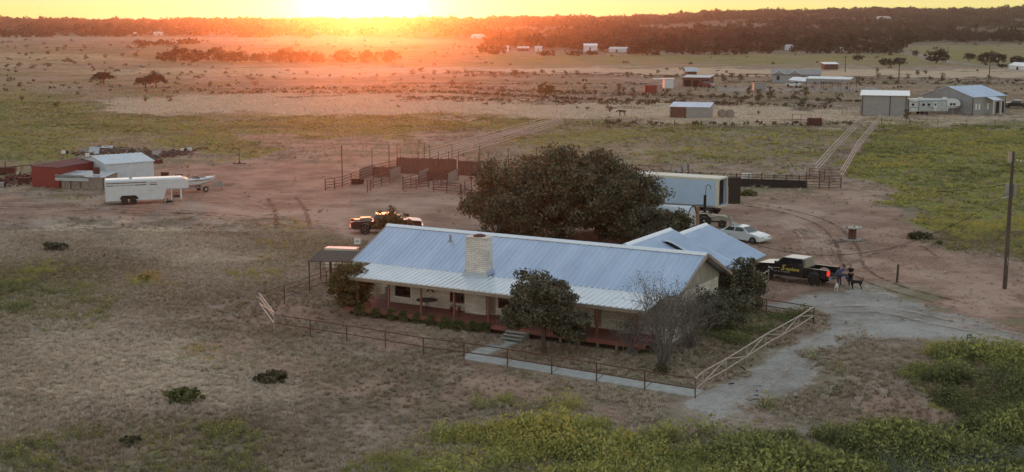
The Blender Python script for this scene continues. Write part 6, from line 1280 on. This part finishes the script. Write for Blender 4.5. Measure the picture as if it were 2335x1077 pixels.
# ---- trees and scrub further out ----
FT = []
def far_tree(label, x, y, w, h, seed, lm='leaffar', name='oak_tree', group=None, nclump=None, zb=.22, tr=None, shell=.45, flat=.8):
    p = GT(x, y); k = p.y / F; W_ = w * k; H_ = h * k * 1.05
    return tree(name, label, p, W_ / 2, W_ / 2.3, H_, H_ * zb, seed, nclump or 55, 40, max(.12, W_ * .028), lm, tr or max(.12, W_ * .028), cat='tree', group=group, clump=.26, flat=flat, shell=shell, nlimb=7)
far_tree('lone flat topped oak with one trunk in the left pasture, smaller of two', 237, 191, 50, 26, 101, zb=.3, flat=.3)
far_tree('flat topped oak, left part of the double oak in the left pasture', 332, 201, 46, 27, 102, zb=.3, flat=.3); far_tree('flat topped oak, taller right part of the double oak in the left pasture', 356, 201, 50, 36, 103, zb=.3, flat=.3)
k = 0
for l, lst in (('dark oak in the tree row left of the sun glow', [(378, 141, 46, 24), (412, 139, 62, 33), (450, 141, 50, 26), (488, 139, 50, 30), (520, 142, 44, 24), (548, 142, 50, 24), (590, 142, 40, 22), (630, 141, 42, 24), (655, 143, 54, 30), (690, 142, 46, 26), (722, 143, 44, 22), (780, 142, 60, 26), (840, 143, 60, 26), (890, 142, 54, 24)]),
               ('far dark oak in the row above the mauve field at left', [(20, 86, 60, 20), (70, 85, 60, 20), (108, 86, 34, 16), (196, 84, 40, 16), (246, 84, 44, 20), (274, 84, 40, 16), (330, 106, 34, 12), (316, 107, 26, 16), (703, 88, 26, 18), (600, 86, 40, 14), (560, 86, 36, 14), (400, 82, 50, 14), (450, 82, 50, 14), (370, 104, 60, 12), (430, 101, 60, 12)]),
               ('dark oak at the near edge of the far woods', [(1120, 124, 70, 26), (1475, 126, 84, 30), (1445, 124, 40, 20), (1540, 124, 56, 24), (1590, 124, 60, 26), (1640, 125, 56, 28), (1690, 125, 64, 28), (1750, 122, 60, 26), (1840, 122, 70, 30), (1890, 122, 60, 30), (1940, 122, 60, 30), (1990, 122, 60, 30), (2030, 124, 56, 30), (1230, 106, 60, 22), (1290, 108, 60, 22), (1180, 105, 60, 20), (1380, 108, 60, 20), (1310, 128, 40, 12), (1350, 126, 30, 10), (1250, 128, 40, 12)])):
    for (x, y, w, h) in lst:
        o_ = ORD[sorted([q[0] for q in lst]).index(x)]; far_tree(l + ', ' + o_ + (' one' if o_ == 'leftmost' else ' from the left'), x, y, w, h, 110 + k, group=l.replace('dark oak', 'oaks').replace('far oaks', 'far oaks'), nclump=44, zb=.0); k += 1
for i, (x, y, w, h, l) in enumerate(((2135, 145, 56, 32, 'large round oak by the pale road at the upper right'), (2020, 150, 34, 16, 'left half of the low wide oak behind the middle power pole'), (2052, 150, 36, 18, 'right half of the low wide oak behind the middle power pole'),
    (2248, 149, 44, 32, 'dark oak behind the right power pole, larger of two'), (2276, 147, 40, 26, 'dark oak right of the right power pole'), (1958, 140, 27, 14, 'small lone oak left of the low wide oak'), (2087, 131, 16, 16, 'small upright tree beside the pale road'), (2210, 140, 30, 18, 'thin grey oak left of the right power pole'), (2286, 156, 26, 10, 'low dark bush above the long white building'), (2320, 146, 40, 18, 'hazy oak at the far right edge'))):
    far_tree(l, x, y, w, h, 180 + i, zb=.08 if w > 30 else .2)
far_tree('big leafy mesquite in the middle of the straw field', 1243, 221, 50, 31, 201, 'leafbrown', 'mesquite_tree', nclump=46, zb=.15)
MZ = [(1030, 198, 18, 16), (1175, 173, 22, 15), (1067, 170, 9, 9), (1061, 167, 9, 8), (1075, 170, 10, 9), (1022, 169, 10, 9), (1220, 172, 12, 9), (1236, 168, 18, 9), (1262, 168, 12, 8), (1290, 170, 14, 9), (1316, 170, 14, 9), (1333, 207, 14, 14), (1356, 218, 14, 14), (1411, 206, 14, 16), (1410, 216, 16, 14), (1422, 210, 12, 12), (1444, 214, 14, 14), (1446, 224, 18, 12), (1148, 212, 18, 16), (1068, 216, 12, 12), (1390, 256, 24, 16), (582, 196, 18, 12), (388, 232, 18, 14), (332, 232, 14, 12), (50, 230, 14, 12), (128, 245, 20, 12), (1634, 176, 12, 9), (1668, 178, 20, 12), (1688, 178, 14, 10), (1704, 176, 12, 9), (1650, 186, 14, 10), (1690, 184, 18, 10), (1724, 176, 8, 8),
      (1708, 216, 18, 20), (1678, 226, 16, 18), (1690, 236, 18, 16), (1730, 232, 26, 20), (1756, 226, 24, 22), (1812, 226, 26, 20), (1836, 220, 24, 22), (1832, 240, 26, 18), (1890, 238, 24, 16), (1912, 230, 22, 18), (1880, 250, 18, 16), (1650, 240, 14, 14), (2000, 166, 10, 12), (2002, 178, 12, 12), (1968, 186, 10, 10), (2030, 184, 16, 12), (1992, 196, 12, 12), (2070, 180, 14, 12), (2092, 172, 14, 12), (2110, 170, 12, 10), (2120, 182, 10, 9), (2150, 176, 14, 10), (2148, 186, 14, 12), (2184, 190, 10, 10), (2255, 180, 12, 10), (2252, 190, 10, 8), (1785, 180, 9, 8), (1560, 176, 10, 8), (1470, 178, 9, 8), (1432, 178, 10, 7), (1500, 168, 12, 9), (1440, 172, 10, 8), (1730, 214, 16, 12), (1560, 232, 14, 10), (1480, 240, 12, 9), (1930, 205, 10, 8), (1300, 238, 10, 8), (1100, 232, 10, 8), (2066, 274, 20, 26), (1730, 262, 10, 10), (1618, 268, 14, 18), (700, 170, 12, 9), (450, 178, 20, 6), (860, 176, 10, 8), (960, 165, 26, 12), (940, 170, 18, 12), (990, 172, 14, 12), (480, 192, 10, 7), (60, 128, 14, 8), (110, 124, 14, 8), (160, 142, 26, 6), (280, 130, 14, 9), (195, 132, 10, 8), (240, 132, 12, 8), (310, 130, 16, 9), (16, 154, 16, 8), (44, 152, 18, 9), (76, 156, 16, 9), (110, 152, 26, 8), (194, 112, 12, 7), (100, 102, 12, 6), (60, 108, 14, 6), (150, 108, 12, 6)]
def MZL(x, y):
    if x < 650: return ('small dark mesquite shrub dotted over the left pastures beyond the lone oaks' if y < 165 else 'small thin mesquite shrub in the left weedy pasture near the lone oaks'), ('mesquite shrubs of the far left pastures' if y < 165 else 'mesquite shrubs of the near left pasture')
    if x < 1450: return ('small mesquite shrub on the pale strip below the far field, middle of the photo' if y < 180 else 'small scraggly mesquite shrub in the straw field left of the homestead'), ('mesquite shrubs on the pale middle strip' if y < 180 else 'mesquite shrubs of the straw field')
    if x < 1945: return ('small mesquite shrub behind or beside the homestead buildings' if y < 195 else 'bushy mesquite shrub in front of the homestead gravel yard'), ('mesquite shrubs behind the homestead' if y < 195 else 'mesquite shrubs in front of the homestead')
    return 'small mesquite shrub in the right pasture beyond the big grey barn', 'mesquite shrubs beyond the grey barn'
var = []
for s in range(4):
    co, f, C, cr = crown_np(300 + s, .5, .45, .5, .5, 20, 26, .045, .32, .9, .3); me_c = mesh_np('crown', co, f, M['leafbrown'] if s % 2 else M['leafgrey']); mb = MB(); g = np.random.default_rng(s)
    for i in range(7): c = Vector(C[i]); mb.tube((0, 0, 0), c * .55 + Vector((0, 0, .05)), .02, .014, 4); mb.tube(c * .55 + Vector((0, 0, .05)), c, .014, .005, 4)
    me_t = mb.build('trunk', M['barkd'], fix=False); var.append((me_c.data, me_t.data)); bpy.data.objects.remove(me_c); bpy.data.objects.remove(me_t)
for i, (x, y, w, h) in enumerate(MZ):
    p = GT(x, y); k = p.y / F; t = thing('mesquite_shrub', MZL(x, y)[0], 'shrub', p, i * 1.7, MZL(x, y)[1]); t.scale = (w * k * 1.05, w * k, h * k * 1.1)
    a, b = var[i % 4]; c = bpy.data.objects.new('crown', a); COL.objects.link(c); c.parent = t; c = bpy.data.objects.new('trunk', b); COL.objects.link(c); c.parent = t

# far woods and ground cover as stuff
def replicate(name, label, cat, tmpl, pts, scl, rot, vid, tint, m, topw=0.0):
    cos, fs, tn = [], [], []; off = 0
    for v, (co, f) in enumerate(tmpl):
        ix = np.where(vid == v)[0]
        if not len(ix): continue
        c, s = np.cos(rot[ix]), np.sin(rot[ix]); S = scl[ix]; tops = (co[:, 2] / co[:, 2].max() - .5) * topw
        x = co[None, :, 0] * S[:, None, 0]; y = co[None, :, 1] * S[:, None, 0]; z = co[None, :, 2] * S[:, None, 1]
        P = np.stack([x * c[:, None] - y * s[:, None] + pts[ix, 0, None], x * s[:, None] + y * c[:, None] + pts[ix, 1, None], z + pts[ix, 2, None]], -1)
        n = len(co); cos.append(P.reshape(-1, 3)); F_ = f[None] + (np.arange(len(ix)) * n)[:, None, None] + off; fs.append(F_.reshape(-1, f.shape[1])); off += n * len(ix); tn.append((tint[ix][:, None] + tops[None, :]).ravel())
    o = mesh_np(name, np.vstack(cos), np.vstack(fs), m); at = o.data.attributes.new('tint', 'FLOAT', 'POINT'); at.data.foreach_set('value', np.concatenate(tn).astype(np.float32)); return tag(o, label, cat, kind='stuff')
def tint_mat(name, stops, trans=.2):
    m, nt, b = new_mat(name); N = nt.nodes; L = nt.links; at = N.new('ShaderNodeAttribute'); at.attribute_name = 'tint'; g = N.new('ShaderNodeNewGeometry')
    ma = N.new('ShaderNodeMath'); ma.operation = 'MULTIPLY_ADD'; L.new(g.outputs['Random Per Island'], ma.inputs[0]); ma.inputs[1].default_value = .22; L.new(at.outputs['Fac'], ma.inputs[2])
    r = N.new('ShaderNodeValToRGB'); L.new(ma.outputs[0], r.inputs[0]); e = r.color_ramp.elements; e[0].position = stops[0][0]; e[0].color = (*stops[0][1], 1); e[1].position = stops[-1][0]; e[1].color = (*stops[-1][1], 1)
    for p_, c_ in stops[1:-1]: q_ = e.new(p_); q_.color = (*c_, 1)
    L.new(r.outputs[0], b.inputs['Base Color']); b.inputs['Roughness'].default_value = .85; b.inputs['Specular IOR Level'].default_value = .15
    if trans: tr = N.new('ShaderNodeBsdfTranslucent'); L.new(r.outputs[0], tr.inputs[0]); mx = N.new('ShaderNodeMixShader'); mx.inputs[0].default_value = trans; L.new(b.outputs[0], mx.inputs[1]); L.new(tr.outputs[0], mx.inputs[2]); L.new(mx.outputs[0], N['Material Output'].inputs[0])
    return m
g = np.random.default_rng(77)
def hidden_noise(x, y, s):
    return .5 + .25 * np.sin(x / s + 1.3 * np.sin(y / s * .7)) + .25 * np.sin(y / s * 1.1 + 1.7 * np.sin(x / s * .6 + 2))
# woods
n = 90000; Y = np.sqrt(g.uniform(650 ** 2, 3250 ** 2, n)); PXs = g.uniform(-500, 2850, n); X = (PXs - CX) / F * Y; Z = terr(X, Y); px, py = PIX(X, Y, Z); Wt_ = weights(px + g.normal(0, 6, n), py + g.normal(0, .8, n))
Wc = weights(px, py - 3.5); dens = np.clip(Wt_[5] * (1 - 1.3 * np.maximum(Wt_[0], Wt_[3])) * (1 - 1.3 * np.maximum(Wc[0], weights(px, py - 8)[0])), 0, 1) * (py < 123) * np.where(hidden_noise(X, Y, 90) * .5 + hidden_noise(X + 99, Y * .6, 37) * .5 > .43, 1, .08); dens = np.where(py > 84, dens * (Wt_[5] > .55), dens); dens = np.maximum(dens, .9 * (py < 60) * (px < 1400))
keep = g.random(n) < dens * .62; X, Y, Z = X[keep], Y[keep], Z[keep]; n = len(X)
T_ = [crown_np(400 + s, 1, 1, .62, .55, 14, 14, .16, .42, .5, .55)[:2] for s in range(5)]; T2 = [crown_np(420 + s, 1, 1, .62, .55, 9, 5, .30, .45, .5, .5)[:2] for s in range(5)]
s = np.clip(g.lognormal(1.25, .38, n), 1.6, 9); scl = np.stack([s, s * g.uniform(.8, 1.25, n)], 1); vid = g.integers(0, 5, n) + np.where(Y > 1500, 5, 0)
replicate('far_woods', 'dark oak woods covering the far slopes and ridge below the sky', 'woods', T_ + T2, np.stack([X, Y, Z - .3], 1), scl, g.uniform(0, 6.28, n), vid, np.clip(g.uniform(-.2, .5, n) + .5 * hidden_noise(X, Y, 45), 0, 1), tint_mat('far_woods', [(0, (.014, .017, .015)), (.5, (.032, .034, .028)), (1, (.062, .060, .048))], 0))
print('woods', n)
# low dark brush along the old fence lines and dotted over the far pastures
bx_, by_, bs_ = [], [], []
for pts, w_ in (([(560, 207), (1000, 200), (1200, 211), (1550, 221), (1980, 234)], 1.4), ([(480, 214), (1000, 212), (1300, 228), (1620, 239), (1900, 247)], 1.6), ([(900, 224), (1240, 234), (1500, 241)], 1.4), ([(1380, 284), (1700, 287), (1960, 286)], 1.6), ([(1650, 188), (2335, 191)], 1.0), ([(1000, 168), (2335, 185)], .9), ([(900, 192), (1500, 193)], .9)):
    P_ = [GT(*q) for q in pts]
    for a, b in zip(P_[:-1], P_[1:]):
        k_ = int((b - a).length / .9); f = g.random(k_); bx_ += list(a.x + (b.x - a.x) * f + g.normal(0, .5, k_)); by_ += list(a.y + (b.y - a.y) * f + g.normal(0, 1.6, k_)); bs_ += list(w_ * g.uniform(.15, .5, k_))
nb = 26000; Yb = 1 / g.uniform(1 / 1250, 1 / 300, nb); pb = g.uniform(-300, 2600, nb); Xb = (pb - CX) / F * Yb; q1, q2 = PIX(Xb, Yb, terr(Xb, Yb)); Wb = weights(q1, q2)
kb = g.random(nb) < (.012 + .22 * np.clip(Wb[5], 0, 1)) * (1 - Wb[3]) * (.3 + .7 * (hidden_noise(Xb, Yb, 28) > .5)) * (1 - .75 * Wb[0]); bx_ = np.concatenate([bx_, Xb[kb]]); by_ = np.concatenate([by_, Yb[kb]]); bs_ = np.concatenate([bs_, g.uniform(.4, 1.5, kb.sum()) * Yb[kb] / 1000 + .2]); n = len(bx_)
replicate('dark_brush', 'low dark brush along the fence lines and over the far pastures', 'brush', T2, np.stack([bx_, by_, terr(bx_, by_)], 1), np.stack([bs_, bs_], 1), g.uniform(0, 6.28, n), g.integers(0, 5, n), g.uniform(.2, 1, n), tint_mat('dark_brush', [(0, (.05, .048, .028)), (1, (.17, .14, .08))], 0)); print('brush', n)
# weeds: bushy yellow green growth
def tuft(seed, n, r, h, leaf, up=.55):
    g = np.random.default_rng(seed); u = g.normal(size=(n, 3)); u /= np.linalg.norm(u, axis=1, keepdims=True); u[:, 2] = abs(u[:, 2]); rr = g.uniform(.35, 1, n)[:, None]; P = u * rr * np.array([r, r, h]); N_ = g.normal(size=(n, 3)); N_[:, 2] *= (1 - up); N_ /= np.linalg.norm(N_, axis=1, keepdims=True)
    P[:, 2] += .02; co, f = quads(P, N_, g.uniform(.6, 1.4, n) * leaf, g, .45); return co, f
def grass(seed, n, r, h):
    g = np.random.default_rng(seed); a = g.uniform(0, 6.28, n); b = g.uniform(0, r * .4, n); x = np.cos(a) * b; y = np.sin(a) * b; H = g.uniform(.5, 1, n) * h; ex = np.cos(a) * r * g.uniform(.4, 1, n); ey = np.sin(a) * r * g.uniform(.4, 1, n); w = .016
    co = np.stack([np.stack([x - w * np.sin(a), y + w * np.cos(a), 0 * x], 1), np.stack([x + w * np.sin(a), y - w * np.cos(a), 0 * x], 1), np.stack([x + ex, y + ey, H], 1)], 1).reshape(-1, 3); return co, np.arange(3 * n).reshape(n, 3)
weedmat = tint_mat('weed_leaves', [(0, (.08, .09, .045)), (.3, (.20, .21, .085)), (.55, (.38, .37, .13)), (.8, (.52, .46, .14)), (1.15, (.50, .31, .09))])
def sample(n, y0, y1, lo=-600, hi=2950):   # uniform over the visible land between two distances
    Y = np.sqrt(g.uniform(y0 ** 2, y1 ** 2, n)); X = (g.uniform(lo, hi, n) - CX) / F * Y * 1.0; px, py = PIX(X, Y, 0 * X); return X, Y, px, py
foot = [(600, 700), (1000, 760), (1380, 810), (1480, 815), (1720, 690), (1760, 600), (1500, 530), (900, 520), (800, 700)]
def warped(X, Y, px, py):
    d = np.clip(py - 48, 4, None); return px + d * .055 * (wob(X, Y, 7, .3) + .7 * wob(X, Y, 2.6, 1.3)), py + d * .018 * (wob(X, Y, 9, 4.1) + .7 * wob(X, Y, 3.1, 2.3))
PATHS = [[(1052, 824), (1076, 802), (1140, 790), (1205, 760), (1210, 775), (1110, 816), (1610, 890), (1584, 912)]]
def inhouse(X, Y):
    qx, qy = PIX(X, Y, 0 * X); return poly_sd(qx, qy, PATHS[0]) > -3 if False else (np.maximum(poly_sd(qx, qy, PATHS[0]), -9) > -2) | _inh(X, Y)
def _inh(X, Y):
    dx, dy = X - HO.x, Y - HO.y; c, s = math.cos(HR), math.sin(HR); lx = dx * c + dy * s; ly_ = -dx * s + dy * c; return (lx > -1) & (lx < 23.2) & (ly_ > -.3) & (ly_ < 22.5)
X, Y, px, py = sample(128000, 54, 105); X2, Y2, px2, py2 = sample(168000, 105, 330); X = np.concatenate([X, X2]); Y = np.concatenate([Y, Y2]); px = np.concatenate([px, px2]); py = np.concatenate([py, py2])
w1, w2 = warped(X, Y, px, py); Wg = weights(w1, w2); clumpn = hidden_noise(X, Y, 2.2) * .6 + hidden_noise(X + 40, Y, .9) * .4
pr = np.clip(Wg[1] * 1.5 - .28, 0, 1) * (1 - np.clip(Wg[3] * 1.3, 0, 1)) * np.clip(clumpn * 2.8 - .8, .04, 1); pr = np.maximum(pr, Wg[4] * .6 * (clumpn > .45)); pr[inhouse(X, Y)] = 0
strong = (px > 1900) | (py > 930)
pr *= np.where(strong, 1, .55); keep = g.random(len(X)) < pr; X, Y, px, py, och, st, gr = X[keep], Y[keep], px[keep], py[keep], Wg[4][keep], strong[keep], Wg[1][keep]
sc = np.where((py > 780) & (px > 1000), 1.15, .72) * g.uniform(.55, 1.35, len(X)) * np.where(py < 400, 1.15, 1) * np.where(px < 1000, .7, 1) * (.55 + .9 * hidden_noise(X + 7, Y, 1.3))
tint = np.clip(.33 + .10 * (Y > 100) + .30 * (hidden_noise(X, Y, 5.5) - .5) * 1.3 + g.normal(0, .12, len(X)) + och * .7 - .14 * (Y > 240), 0, 1.0); tint = np.where((px > 1600) & (px < 1870) & (py > 690) & (py < 795), .12, tint); tint = np.where((px > 2100) & (py > 860) & (py < 1000) & (hidden_noise(X, Y, 3) > .35), .06, tint)
TN = [tuft(500 + s, 70, .55, .72, .062) for s in range(6)]; TF = [tuft(520 + s, 14, .5, .42, .14) for s in range(6)]
vid = g.integers(0, 6, len(X)) + np.where(Y > 130, 6, 0)
replicate('weeds', 'knee high yellow green weeds over the pastures and the lower right', 'weeds', TN + TF, np.stack([X, Y, 0 * X], 1), np.stack([sc, sc], 1), g.uniform(0, 6.28, len(X)), vid, tint, weedmat, .36); print('weeds', len(X))
# pale grey leaved sage among them
X, Y, px, py = sample(9000, 54, 75); keep = (px > 1760) & (py > 985) & (hidden_noise(X, Y, 2.4) > .62) & (poly_sd(px, py, REG[-1][3]) < 1e8) & (weights(px, py)[1] > .6); X, Y = X[keep], Y[keep]; s = g.uniform(.6, 1.1, len(X))
replicate('sage_clumps', 'pale silvery sage clumps among the weeds at the bottom right', 'sage', TN[:3], np.stack([X, Y, 0 * X], 1), np.stack([s, s * 1.1], 1), g.uniform(0, 6, len(X)), g.integers(0, 3, len(X)), g.uniform(0, 1, len(X)), tint_mat('sage', [(0, (.10, .12, .08)), (1, (.34, .36, .30))]))
# dry grass tufts on the scrub
X, Y, px, py = sample(160000, 54, 125); X2, Y2, px2, py2 = sample(66000, 125, 420); X = np.concatenate([X, X2]); Y = np.concatenate([Y, Y2]); px = np.concatenate([px, px2]); py = np.concatenate([py, py2])
w1, w2 = warped(X, Y, px, py); Wg = weights(w1, w2); cn = hidden_noise(X, Y, 1.6) * .5 + hidden_noise(X, Y + 30, .55) * .5
pr = np.clip(1 - Wg[2] * 1.0 - Wg[3] * 1.25, 0, 1) + .012 * np.clip(cn * 2 - .4, .1, 1) * np.clip(hidden_noise(X, Y, 6.5) * 2.6 - .6, .12, 1); pr[inhouse(X, Y)] = 0; keep = g.random(len(X)) < pr; X, Y, px, py = X[keep], Y[keep], px[keep], py[keep]; W0 = Wg[:, keep]
s = g.uniform(.5, 1.3, len(X)) * np.where(Y > 125, 1.7, 1); tint = np.clip(g.uniform(0, .5, len(X)) + .45 * hidden_noise(X + 60, Y, 4.5) + W0[0] * .6 - W0[1] * .15, 0, 1)
replicate('dry_grass', 'dry tan grass tufts scattered over the scrubby ground', 'grass', [grass(600 + k, 16, .22, .22) for k in range(6)], np.stack([X, Y, 0 * X], 1), np.stack([s, s], 1), g.uniform(0, 6, len(X)), g.integers(0, 6, len(X)), tint, tint_mat('dry_grass', [(0, (.17, .13, .08)), (.35, (.32, .24, .155)), (.65, (.50, .385, .285)), (1.1, (.64, .53, .43))])); print('grass', len(X))
# ---------------- haze ----------------
def haze():
    z0, z1 = -3.0, 74.0; x0, x1, y0, y1 = -6800, 6800, -420, 4260
    
    co = [(x, y, z) for z in (z0, z1) for y in (y0, y1) for x in (x0, x1)]
    o = mesh_np('haze', co, [(0, 2, 3, 1), (4, 5, 7, 6), (0, 1, 5, 4), (2, 6, 7, 3), (0, 4, 6, 2), (1, 3, 7, 5)], [])
    m = bpy.data.materials.new('evening_haze'); m.use_nodes = True; nt = m.node_tree; nt.nodes.clear()
    out = nt.nodes.new('ShaderNodeOutputMaterial'); v = nt.nodes.new('ShaderNodeVolumePrincipled')
    v.inputs['Color'].default_value = (1.0, 0.88, 0.80, 1); v.inputs['Density'].default_value = 0.000078
    v.inputs['Anisotropy'].default_value = 0.93
    nt.links.new(v.outputs[0], out.inputs['Volume']); o.data.materials.append(m)
    tag(o, 'thin warm evening haze over the whole ranch', 'haze', kind='stuff')
haze()
